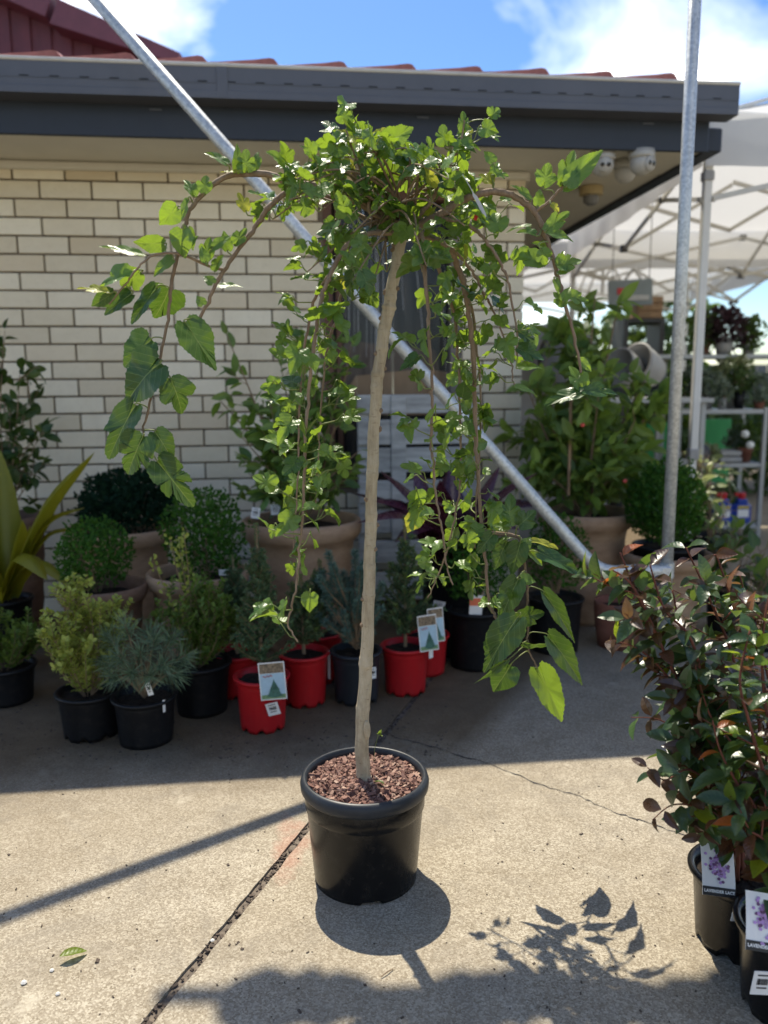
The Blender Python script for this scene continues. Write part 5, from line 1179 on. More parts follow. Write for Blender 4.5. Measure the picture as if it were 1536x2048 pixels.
# ------------------------------------------------------------------ crape myrtles
myr = {k: [oval_leaf('leaf', m_, .5, 400 + i * 7 + j, .28, .45) for j in range(2)] for i, (k, m_) in enumerate([('g', 'myrtle_leaf'), ('b', 'myrtle_bronze_leaf'), ('l', 'myrtle_lime_leaf'), ('o', 'myrtle_orange_leaf')])}
def myrtle(label, c, H_, rb_, rr_, stems, seed, tagp):
    t = potted('potted_crape_myrtle', label, 'potted shrub', 'crape myrtles in black pots at the right', c, H_, rb_, rr_, 'nursery', 'black_pot_plastic', notch=True)
    r = random.Random(seed); Ls = []
    for (pts, rad, dark) in stems:
        P = smoothpath([Vector((c[0] + r.uniform(-.02, .02), c[1] + r.uniform(-.02, .02), H_ - .02))] + [Vector(p_) for p_ in pts], 8); n = len(P)
        b = MB(); b.tube(P, [rad * (1 - .7 * i / (n - 1)) for i in range(n)], 6); b.build('stem', 'myrtle_bark', t, smooth=True)
        L = sum((P[i + 1] - P[i]).length for i in range(n - 1)); k = 0; s = L * .22; acc = 0; i = 0
        segl = [(P[j + 1] - P[j]).length for j in range(n - 1)]
        while s < L:
            acc = 0; i = 0
            while i < n - 2 and acc + segl[i] < s: acc += segl[i]; i += 1
            p_ = P[i].lerp(P[i + 1], min(1, (s - acc) / segl[i])); ax = (P[i + 1] - P[i]).normalized(); f_ = s / L
            o1 = ax.orthogonal().normalized(); o2 = ax.cross(o1); a0 = k * 1.62 + r.uniform(-.4, .4)
            for sg in (0, math.pi):
                od = o1 * math.cos(a0 + sg) + o2 * math.sin(a0 + sg)
                if r.random() < .24: continue
                hgt = p_.z; u_ = r.random(); up_ = (hgt - .45) / .35
                kind = 'g'
                if u_ < (.55 if dark else .06) + .35 * max(0, min(1, up_)): kind = 'b'
                if u_ > .87: kind = 'l'
                if f_ > .85 and r.random() < .25: kind = 'o'
                s_ = (.058 if f_ < .8 else .044) * r.uniform(.7, 1.2)
                d = od * .9 + ax * .35 + Vector((0, 0, -.12)) + rv(r, .2)
                Ls.append((s_, myr[kind][r.randrange(2)], frame(p_ + od * .004, d, ax * .8 + Vector((0, -.1, .6)) + rv(r, .35), s_, s_)))
            if r.random() < .30 and f_ > .3 and f_ < .92:      # side twig
                od = o1 * math.cos(a0 + 1) + o2 * math.sin(a0 + 1); d = (od + ax * .5 + Vector((0, 0, .2))).normalized(); tl = r.uniform(.05, .11); b = MB(); b.tube([p_, p_ + d * tl * .5, p_ + d * tl + Vector((0, 0, .008))], [.0018, .0014, .0008], 4); b.build('twig', 'myrtle_bark', t)
                for q in range(7):
                    pp = p_ + d * tl * (q + 1) / 7; e1 = d.orthogonal().normalized(); e2 = d.cross(e1); an = q * 1.7; o_ = e1 * math.cos(an) + e2 * math.sin(an); kd = 'b' if r.random() < (.5 if dark else .15) else ('l' if r.random() < .12 else 'g'); s_ = .046 * r.uniform(.6, 1.15)
                    Ls.append((s_, myr[kd][r.randrange(2)], frame(pp, o_ * .8 + d * .6, d + Vector((0, -.2, .7)) + rv(r, .3), s_, s_)))
            s += r.uniform(.017, .026); k += 1
    Ls.sort(key=lambda q: -q[0])
    for (s_, me, mx) in Ls[:300]: place(me, 'leaf', t, mx)
    for kk in ('g', 'b'):
        rest = [q for q in Ls[300:] if q[1] in myr[kk] or (kk == 'b' and q[1] not in myr['g'])]
        if rest:
            me = myr[kk][0]; mb = MB(); mb.batch([tuple(v.co) for v in me.vertices], [tuple(p_.vertices) for p_ in me.polygons], [np34(q[2]) for q in rest]); mb.build('small_leaves', me.materials[0].name, t, kind='stuff')
    # bent picture tag stuck in the pot
    tc_, tw, th, q = tagp
    def at(x, z, d): 
        zz = z; bend = .10 * (z / th) ** 2 * th
        return tc_ + q @ Vector((x, -d + bend, zz))
    card = MB(); nz = 8; vs = []
    for j in range(nz + 1):
        z_ = -th / 2 + th * j / nz
        vs += [at(-tw / 2, z_, 0), at(tw / 2, z_, 0), at(tw / 2, z_, -.0012), at(-tw / 2, z_, -.0012)]
    fs = []
    for j in range(nz):
        o = 4 * j; fs += [(o, o + 1, o + 5, o + 4), (o + 2, o + 3, o + 7, o + 6), (o + 1, o + 2, o + 6, o + 5), (o + 3, o, o + 4, o + 7)]
    card.add(vs, fs); cd_ = card.build('picture_tag', 'white_label', t)
    bs = MB(); bs.add([at(-tw / 2, -th / 2, .0008), at(tw / 2, -th / 2, .0008), at(tw / 2, -th / 2 + th * .17, .0008), at(-tw / 2, -th / 2 + th * .17, .0008)], [(0, 1, 2, 3)]); bs.build('name_strip', 'print_black', cd_)
    fl = MB(); f2 = MB(); rr_ = random.Random(seed + 5)
    for k in range(90):
        x = rr_.gauss(0, .17) * tw; z_ = th * (.10 + rr_.gauss(0, .17)); 
        if abs(x) > tw * .42 or abs(z_) > th * .45: continue
        (fl if rr_.random() < .68 else f2).add([at(x + math.cos(a) * tw * .055, z_ + math.sin(a) * tw * .045, .0012 + k * .000006) for a in [i * 1.2566 + k for i in range(5)]], [(0, 1, 2, 3, 4)])
    fl.build('flower_print', 'print_lilac', cd_, kind='stuff'); f2.build('stem_print', 'print_purple', cd_, kind='stuff')
    cu = bpy.data.curves.new('name_text', 'FONT'); cu.body = 'LAVENDER LACE'; cu.size = tw * .112; cu.align_x = 'CENTER'; cu.align_y = 'CENTER'; cu.extrude = .0002; cu.space_character = 1.12; cu.offset = .0003
    cu.materials.append(M['white_label']); tmp = bpy.data.objects.new('name_text_curve', cu); tme = bpy.data.meshes.new_from_object(tmp); bpy.data.objects.remove(tmp); to = bpy.data.objects.new('name_text', tme); C.objects.link(to); to.parent = cd_; to['kind'] = 'stuff'
    org = Vector(WORLD[cd_.name]); zc = -th / 2 + th * .085; up_v = (at(0, zc + .004, 0) - at(0, zc - .004, 0)).normalized(); xv = (q @ Vector((1, 0, 0))).normalized(); nv = xv.cross(up_v)
    mt = Matrix(((xv.x, up_v.x, nv.x, 0), (xv.y, up_v.y, nv.y, 0), (xv.z, up_v.z, nv.z, 0), (0, 0, 0, 1))); to.matrix_basis = Matrix.Translation(at(0, zc, .0014) - org) @ mt
    return t
cM = (W(1487, 1735, 1.475).x, 1.475); HM = W(1487, 1735, 1.475).z
def mp_(lst): return [W(x, y, Y) for x, y, Y in lst]
stemsM = [(mp_([(1440, 1560, 1.44), (1370, 1390, 1.42), (1290, 1225, 1.42), (1240, 1105, 1.44)]), .0052, False),
          (mp_([(1470, 1560, 1.46), (1440, 1400, 1.45), (1370, 1280, 1.46), (1345, 1180, 1.47)]), .0045, False),
          (mp_([(1500, 1520, 1.47), (1470, 1330, 1.5), (1420, 1200, 1.52), (1372, 1095, 1.53)]), .0045, False),
          (mp_([(1520, 1500, 1.5), (1490, 1300, 1.55), (1440, 1130, 1.58), (1428, 1110, 1.58)]), .0045, True),
          (mp_([(1440, 1600, 1.40), (1380, 1540, 1.38), (1330, 1560, 1.36), (1295, 1535, 1.34)]), .0030, False),
          (mp_([(1450, 1640, 1.40), (1400, 1615, 1.36), (1345, 1610, 1.33), (1305, 1640, 1.31)]), .0030, True),
          (mp_([(1420, 1560, 1.44), (1370, 1480, 1.45), (1320, 1440, 1.46), (1262, 1435, 1.47)]), .0030, False),
          (mp_([(1400, 1470, 1.42), (1340, 1360, 1.41), (1280, 1300, 1.41), (1222, 1280, 1.42)]), .0032, True),
          (mp_([(1430, 1540, 1.43), (1340, 1330, 1.40), (1270, 1180, 1.39), (1225, 1140, 1.39)]), .0042, False),
          (mp_([(1430, 1540, 1.43), (1390, 1300, 1.40), (1330, 1220, 1.40), (1300, 1130, 1.40)]), .0042, False),
          (mp_([(1480, 1600, 1.40), (1470, 1500, 1.38), (1420, 1430, 1.37), (1390, 1330, 1.38)]), .0036, False),
          (mp_([(1530, 1540, 1.52), (1540, 1380, 1.56), (1500, 1230, 1.58), (1480, 1150, 1.6)]), .0040, True)]
qM = Matrix.Rotation(.18, 3, 'Z') @ Matrix.Rotation(R(-32), 3, 'X') @ Matrix.Rotation(.22, 3, 'Y')
tM = myrtle('bronze and green crape myrtle in the black pot standing farther back at the right', cM, HM, .083, .102, stemsM, 501, (W(1437, 1740, 1.405), .066, .092, qM))
stick_label(tM, 1484, 1822, 1.372, 42, 50, 'price_label', rot=.18, ry=.12)
cN = (.735, 1.30); HN_ = .165
stemsN = [(mp_([(1560, 1560, 1.30), (1530, 1400, 1.32), (1525, 1280, 1.34), (1540, 1180, 1.36)]), .0046, False),
          (mp_([(1540, 1600, 1.27), (1500, 1450, 1.27), (1480, 1360, 1.28), (1500, 1260, 1.30)]), .0042, False),
          (mp_([(1520, 1640, 1.27), (1470, 1560, 1.27), (1440, 1500, 1.27), (1425, 1440, 1.27)]), .0034, False),
          (mp_([(1540, 1700, 1.24), (1500, 1660, 1.23), (1480, 1620, 1.22)]), .003, True)]
qN = Matrix.Rotation(.12, 3, 'Z') @ Matrix.Rotation(R(-28), 3, 'X') @ Matrix.Rotation(.22, 3, 'Y')
tN = myrtle('crape myrtle in the nearest black pot, cut off by the right edge', cN, HN_, .083, .102, stemsN, 502, (W(1530, 1845, 1.235), .066, .092, qN))
stick_label(tN, 1524, 1966, 1.207, 46, 56, 'price_label', rot=.14, ry=.1)

# ------------------------------------------------------------------ the weeping mulberry
PC = (-.048, 1.705); PR = .1465; PH = .249; PB = .118
mul = thing('potted_weeping_mulberry', 'tall weeping mulberry with a bare trunk in a big black pot', 'potted tree', (PC[0], PC[1], 0))
mb = MB()
mb.lathe([(0, .004), (PB * .9, .004), (PB, .0), (PB + .001, .012), (PB + .0145, .172), (PB + .0155, .176), (PB + .0185, .180), (PB + .0195, .205), (PB + .0175, .213)], (PC[0], PC[1], 0), 72, notch=((1, 2), 18, 4, .010))
mb.lathe([(PB - .005, .0045), (PB + .012, .21)], (PC[0], PC[1], 0), 48)
mb.build('pot', 'black_pot_plastic', mul, smooth=True)
mb = MB(); rim = [(PB + .0175, .2125), (PB + .022, .214), (PR - .001, .222), (PR, .234), (PR - .003, .244), (PR - .009, PH), (PR - .014, PH - .002), (PR - .0165, PH - .012), (PR - .0175, PH - .04)]
mb.lathe(rim, (PC[0], PC[1], 0), 96); mb.build('rim', 'charcoal_rim_plastic', mul, smooth=True)
SZ = PH - .017
mb = MB(); mb.disc((PC[0], PC[1], SZ - .004), PR - .0165, 40, rough=.004, rr=random.Random(2)); mb.build('soil', 'dark_soil', mul)
r = random.Random(77); mb = MB()
for k in range(2600):
    a = r.uniform(0, 6.283); q = math.sqrt(r.random()) * (PR - .021); sx = r.uniform(.0022, .0085) * (1.7 if r.random() < .07 else 1); sy = sx * r.uniform(.4, .8); sz = sx * r.uniform(.2, .4)
    rot = Matrix.Rotation(r.uniform(0, 6.3), 3, 'Z') @ Matrix.Rotation(r.gauss(0, .4), 3, 'X') @ Matrix.Rotation(r.gauss(0, .4), 3, 'Y')
    p_ = Vector((PC[0] + q * math.cos(a), PC[1] + q * math.sin(a), SZ + r.uniform(-.002, .006) + .004 * math.cos(q / PR * 3)))
    j = [Vector((sx * r.uniform(.5, 1) * dx, sy * r.uniform(.5, 1) * dy, sz * dz)) for dz in (-1, 1) for dx, dy in ((-1, -1), (1, -1), (1, 1), (-1, 1))]
    mb.add([p_ + rot @ v_ for v_ in j], [(3, 2, 1, 0), (4, 5, 6, 7), (0, 1, 5, 4), (1, 2, 6, 5), (2, 3, 7, 6), (3, 0, 4, 7)])
mb.build('bark_mulch', 'mulch_chip', mul, kind='stuff')
# trunk
tp = [(730, 1566, 1.705), (727, 1545, 1.705), (724, 1500, 1.705), (725, 1440, 1.705), (731, 1350, 1.705), (735, 1270, 1.70), (738, 1170, 1.70), (741, 1070, 1.70), (744, 960, 1.69), (748, 860, 1.69), (755, 760, 1.69), (766, 680, 1.69), (780, 600, 1.69), (793, 530, 1.69), (802, 475, 1.69), (806, 452, 1.69)]
P = smoothpath([W(*q) for q in tp], 26); n = len(P); r = random.Random(6)
rad = []; nodesT = sorted(r.uniform(.04, .97) for _ in range(22))
Pn = []
for i, p_ in enumerate(P):
    f_ = i / (n - 1); b_ = .0172 - .0048 * min(1, f_ * 2.0) + (.007 * (1 - f_ / .05) ** 2 if f_ < .05 else 0)
    for q in nodesT: b_ += .0013 * math.exp(-((f_ - q) / .0032) ** 2)
    if f_ > .97: b_ += .003 * (f_ - .97) / .03
    rad.append(b_ * 1.0); Pn.append(p_ + Vector((.0008 * math.sin(i * .21), 0, 0)))
Pn[0] = Pn[0] - Vector((0, 0, .02))
mb = MB(); mb.tube(Pn, rad, 20); tr = mb.build('trunk', 'trunk_bark', mul, smooth=True)
for k in range(18):
    i = r.randrange(50, n - 20); a = r.choice((-2.9, -.25)) + r.uniform(-.35, .35); q = Pn[i] + Vector((math.cos(a), math.sin(a), 0)) * rad[i] * .96; b = MB(); b.lathe([(0, -.006), (.0045, -.003), (.0055, .0), (.004, .003), (0, .006)], q, 8); b.build('bud_knot', 'branch_bark', tr, smooth=True)
sc = W(730, 1452, 1.70); b = MB(); q_ = Matrix.Rotation(R(80), 3, 'X'); 
vs = [(0, 0, .0025)] + [(.0062 * math.cos(a), .0155 * math.sin(a) * (1.25 if math.sin(a) < 0 else 1), 0) for a in [i * math.pi / 9 for i in range(18)]] + [(.0082 * math.cos(a), .0185 * math.sin(a) * (1.3 if math.sin(a) < 0 else 1), -.004) for a in [i * math.pi / 9 for i in range(18)]]
b.add([sc + Vector((.006, -.0155, 0)) + Matrix.Rotation(.35, 3, 'Z') @ (q_ @ Vector(v_)) for v_ in vs], [(0, 1 + i, 1 + (i + 1) % 18) for i in range(18)] + [(1 + i, 19 + i, 19 + (i + 1) % 18, 1 + (i + 1) % 18) for i in range(18)]); b.build('pruning_scar', 'scar_wood', tr)
# branches traced from the photo: (points x, y, depth), start radius, end radius, leafiness
T0 = (803, 468, 1.69)
BR = {
 'A': ([T0, (760, 430, 1.68), (690, 392, 1.66), (630, 372, 1.65), (580, 366, 1.64), (538, 349, 1.63), (499, 348, 1.63), (463, 350, 1.63), (433, 364, 1.63), (403, 391, 1.63), (380, 421, 1.63), (365, 460, 1.63), (353, 517, 1.63), (341, 580, 1.63), (335, 640, 1.63), (319, 724, 1.63), (300, 806, 1.63), (287, 873, 1.63), (306, 912, 1.62)], .0085, .0018, 0),
 'B': ([T0, (770, 420, 1.70), (730, 372, 1.72), (698, 344, 1.72), (652, 341, 1.70), (613, 355, 1.68), (563, 392, 1.66), (540, 412, 1.65), (520, 439, 1.65), (493, 478, 1.64), (451, 535, 1.63), (424, 585, 1.62), (399, 638, 1.62)], .009, .0032, 0),
 'B2': ([(448, 540, 1.63), (415, 531, 1.62), (367, 510, 1.60), (332, 506, 1.59), (302, 513, 1.58), (275, 537, 1.57), (254, 564, 1.57), (218, 609, 1.57)], .0032, .0014, 0),
 'C': ([T0, (840, 450, 1.66), (889, 424, 1.64), (918, 403, 1.63), (952, 390, 1.62), (986, 383, 1.62), (1022, 390, 1.62), (1048, 406, 1.62), (1069, 424, 1.62), (1085, 456, 1.62), (1100, 497, 1.62), (1111, 534, 1.62), (1121, 575, 1.62), (1133, 620, 1.62), (1153, 690, 1.62), (1168, 788, 1.62)], .0095, .0026, 0),
 'C1': ([(1069, 424, 1.62), (1095, 406, 1.61), (1121, 377, 1.60), (1128, 368, 1.60)], .0032, .0022, 0),
 'D': ([T0, (835, 468, 1.72), (872, 479, 1.73), (899, 502, 1.74), (916, 533, 1.75), (929, 577, 1.76), (939, 631, 1.77), (946, 700, 1.78), (949, 780, 1.79), (950, 830, 1.79), (953, 900, 1.79), (957, 960, 1.79), (962, 1040, 1.79), (968, 1100, 1.79), (976, 1185, 1.79), (983, 1218, 1.79), (995, 1242, 1.79)], .0082, .0030, 1),
 'D1': ([(966, 1062, 1.79), (992, 1066, 1.79), (1018, 1069, 1.80), (1040, 1077, 1.80), (1044, 1093, 1.80), (1049, 1122, 1.80), (1054, 1176, 1.80), (1057, 1226, 1.80), (1056, 1277, 1.80), (1058, 1302, 1.80), (1068, 1323, 1.80), (1075, 1337, 1.80)], .0048, .0014, 0),
 'E': ([T0, (822, 462, 1.64), (840, 460, 1.60), (848, 502, 1.58), (850, 557, 1.57), (855, 604, 1.57), (858, 679, 1.57), (864, 766, 1.57), (864, 818, 1.57), (862, 882, 1.57), (866, 925, 1.57), (872, 990, 1.57), (880, 1035, 1.57), (888, 1087, 1.57), (893, 1133, 1.57), (906, 1170, 1.57)], .0052, .0016, 1),
 'F': ([T0, (845, 480, 1.74), (872, 525, 1.78), (887, 566, 1.80), (909, 631, 1.82), (914, 689, 1.83), (919, 753, 1.84), (920, 818, 1.84), (922, 882, 1.84), (920, 968, 1.84), (908, 1039, 1.84), (895, 1100, 1.84), (873, 1158, 1.84), (855, 1196, 1.84)], .0052, .0013, 1),
 'G': ([T0, (850, 475, 1.70), (905, 500, 1.72), (936, 533, 1.73), (954, 560, 1.74), (969, 590, 1.74), (986, 620, 1.75), (1003, 663, 1.75), (1016, 697, 1.75), (1025, 749, 1.75), (1029, 773, 1.75)], .0045, .0012, 1),
 'H': ([T0, (850, 440, 1.66), (905, 440, 1.63), (952, 461, 1.61), (978, 489, 1.60), (1001, 526, 1.60), (1017, 562, 1.60), (1023, 603, 1.60), (1034, 663, 1.60), (1034, 712, 1.60)], .0050, .0016, 1),
 'I': ([(916, 533, 1.75), (935, 585, 1.80), (948, 640, 1.83), (952, 689, 1.85), (960, 753, 1.86), (961, 861, 1.86), (958, 925, 1.86), (952, 993, 1.86), (950, 1097, 1.86)], .0042, .0012, 1),
 'J': ([T0, (770, 466, 1.64), (735, 468, 1.60), (692, 492, 1.57), (665, 540, 1.56), (652, 570, 1.55), (639, 616, 1.55), (629, 682, 1.55), (620, 753, 1.55), (613, 838, 1.55), (609, 931, 1.55), (607, 1005, 1.55), (600, 1098, 1.55), (594, 1161, 1.55), (581, 1220, 1.55), (576, 1252, 1.55), (596, 1284, 1.55)], .0056, .0016, 1),
 'K': ([T0, (765, 478, 1.72), (719, 506, 1.74), (700, 535, 1.75), (689, 560, 1.75), (676, 619, 1.75), (654, 697, 1.75), (648, 753, 1.75), (639, 849, 1.75), (637, 912, 1.75), (631, 1016, 1.75)], .0050, .0013, 1),
 'L': ([(663, 545, 1.56), (645, 570, 1.62), (628, 605, 1.66), (609, 690, 1.67), (603, 745, 1.67), (598, 857, 1.67), (596, 942, 1.67), (590, 1042, 1.67), (587, 1101, 1.67)], .0040, .0013, 1),
 'M': ([T0, (840, 430, 1.66), (866, 398, 1.65), (879, 359, 1.65), (900, 318, 1.64), (916, 302, 1.64), (926, 262, 1.64), (928, 240, 1.64)], .0055, .0014, 2),
 'N': ([T0, (770, 440, 1.66), (740, 424, 1.64), (737, 384, 1.63), (728, 335, 1.62), (712, 316, 1.62), (697, 275, 1.62), (690, 245, 1.62)], .0048, .0014, 2),
 'O': ([T0, (845, 432, 1.74), (850, 385, 1.76), (836, 352, 1.76), (815, 334, 1.75), (803, 295, 1.74)], .0045, .0013, 2),
}
samples = []          # (point, axis, radius)
hang_nodes = []; crown_nodes = []
def add_branch(pts3, r0, r1, leafy, seg=8, sub=6):
    rz = random.Random(len(samples) + 5); P_ = smoothpath(pts3, sub); n_ = len(P_)
    for i in range(4, n_ - 1, 4): P_[i] = P_[i] + Vector((rz.uniform(-.0035, .0035), rz.uniform(-.003, .003), 0))
    rr_ = random.Random(len(samples) + 17); rad_ = [r0 + (r1 - r0) * (i / (n_ - 1)) ** .8 for i in range(n_)]
    for i in range(3, n_ - 2, 5): rad_[i] *= 1.16
    b_ = MB(); b_.tube(P_, rad_, seg); b_.build('branch', 'branch_bark', mul, smooth=True)
    for i in range(n_): samples.append((P_[i], rad_[i]))
    return P_, rad_
rc = random.Random(99); paths = {}
for k, (pts_, r0, r1, lf) in BR.items(): paths[k] = (add_branch([W(*q) for q in pts_], r0, r1, lf), lf)
# extra crown twigs
tw_ends = []
for k in range(50):
    px = rc.uniform(545, 1000); dd = abs(px - 765) / 225; top = 262 + 95 * dd ** 1.6; py = rc.uniform(top, 480 if rc.random() < .6 else 585); Y = 1.68 + rc.uniform(-.30, .34) * (1 - .3 * dd)
    e = W(px, py, Y); src = W(rc.uniform(740, 835), rc.uniform(420, 475), 1.69); mid = src.lerp(e, .5) + Vector((0, 0, .05)) + rv(rc, .02)
    P_ = smoothpath([src, mid, e], 8); rad_ = [.0034 - .0022 * i / (len(P_) - 1) for i in range(len(P_))]; b_ = MB(); b_.tube(P_, rad_, 5); b_.build('twig', 'branch_bark', mul, smooth=True)
    for i in range(len(P_)): samples.append((P_[i], rad_[i]))
    tw_ends.append(P_)
SP = np.array([list(s_[0]) for s_ in samples])
# leaf shapes
PLAIN = [(0, 1), (.07, .91), (.17, .78), (.29, .62), (.38, .45), (.42, .28), (.40, .11), (.30, -.03), (.16, -.09), (0, 0)]
LOB3 = [(0, 1), (.13, .92), (.22, .79), (.24, .66), (.19, .57), (.30, .61), (.42, .61), (.49, .50), (.50, .38), (.45, .27), (.39, .09), (.26, -.05), (.12, -.09), (0, 0)]
LOB5 = [(0, 1), (.13, .92), (.21, .79), (.23, .65), (.16, .53), (.25, .57), (.38, .62), (.43, .51), (.38, .40), (.31, .34), (.42, .31), (.47, .18), (.40, .02), (.26, -.08), (.10, -.08), (0, 0)]
shapes = {'p': [], '3': [], '5': [], 'y': []}
for s_ in range(4): shapes['p'].append(lobed_leaf('leaf', PLAIN, 'mulberry_leaf', 600 + s_, [.16, .3, .22, .4][s_], .28, .04)); shapes['3'].append(lobed_leaf('leaf', LOB3, 'mulberry_leaf', 620 + s_, [.15, .45, .3, .7][s_], [.3, .55, .4, .7][s_], .07)); shapes['5'].append(lobed_leaf('leaf', LOB5, 'mulberry_leaf', 640 + s_, [.2, .4, .1, .7][s_], [.35, .6, .45, .75][s_], .08))
old = {'p': [lobed_leaf('leaf', PLAIN, 'mulberry_old_leaf', 680 + k, .12 + .1 * k, .26, .05) for k in range(3)], '3': [lobed_leaf('leaf', LOB3, 'mulberry_old_leaf', 690 + k, .15 + .12 * k, .28, .06) for k in range(3)], '5': [lobed_leaf('leaf', LOB5, 'mulberry_old_leaf', 695 + k, .2 + .1 * k, .28, .06) for k in range(2)]}
shapes['y'] = [lobed_leaf('leaf', LOB3, 'mulberry_pale_leaf', 660, .25, .3, .06), lobed_leaf('leaf', PLAIN, 'mulberry_pale_leaf', 661, .25, .3, .06)]
LEAVES = []; PET = MB()
def petiole(p0, d0, p1, d1, rr_=.0013):
    L = (p1 - p0).length; P_ = [p0, p0 + d0 * L * .35, p1 - d1 * L * .25, p1, p1 + d1 * .004]; PET.tube(smoothpath(P_[:-1], 3), rr_, 5)
def hero(jx, jy, tx, ty, wpx, Y, sh='p', nh=None, dY=0.0, pet=True):
    J = W(jx, jy, Y); T_ = W(tx, ty, Y + dY); d = T_ - J; L = d.length; px_l = math.hypot(tx - jx, ty - jy); wr = {'p': .84, '3': .97, '5': .98, 'y': .95}[sh]
    sx = L * (wpx / px_l) / wr; n_ = Vector(nh) if nh else Vector((rc.uniform(-.35, .35), -.85, .45))
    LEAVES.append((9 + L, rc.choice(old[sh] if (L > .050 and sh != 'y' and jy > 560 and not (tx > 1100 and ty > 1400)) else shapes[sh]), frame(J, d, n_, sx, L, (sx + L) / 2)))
    if pet:
        i = int(np.argmin(((SP - np.array(list(J))) ** 2).sum(1) + .0)); p0 = samples[i][0]
        if (p0 - J).length < .11: petiole(p0, (J - p0).normalized() * .6 + Vector((0, 0, .5)), J, d.normalized(), .0014)
Yl = 1.63
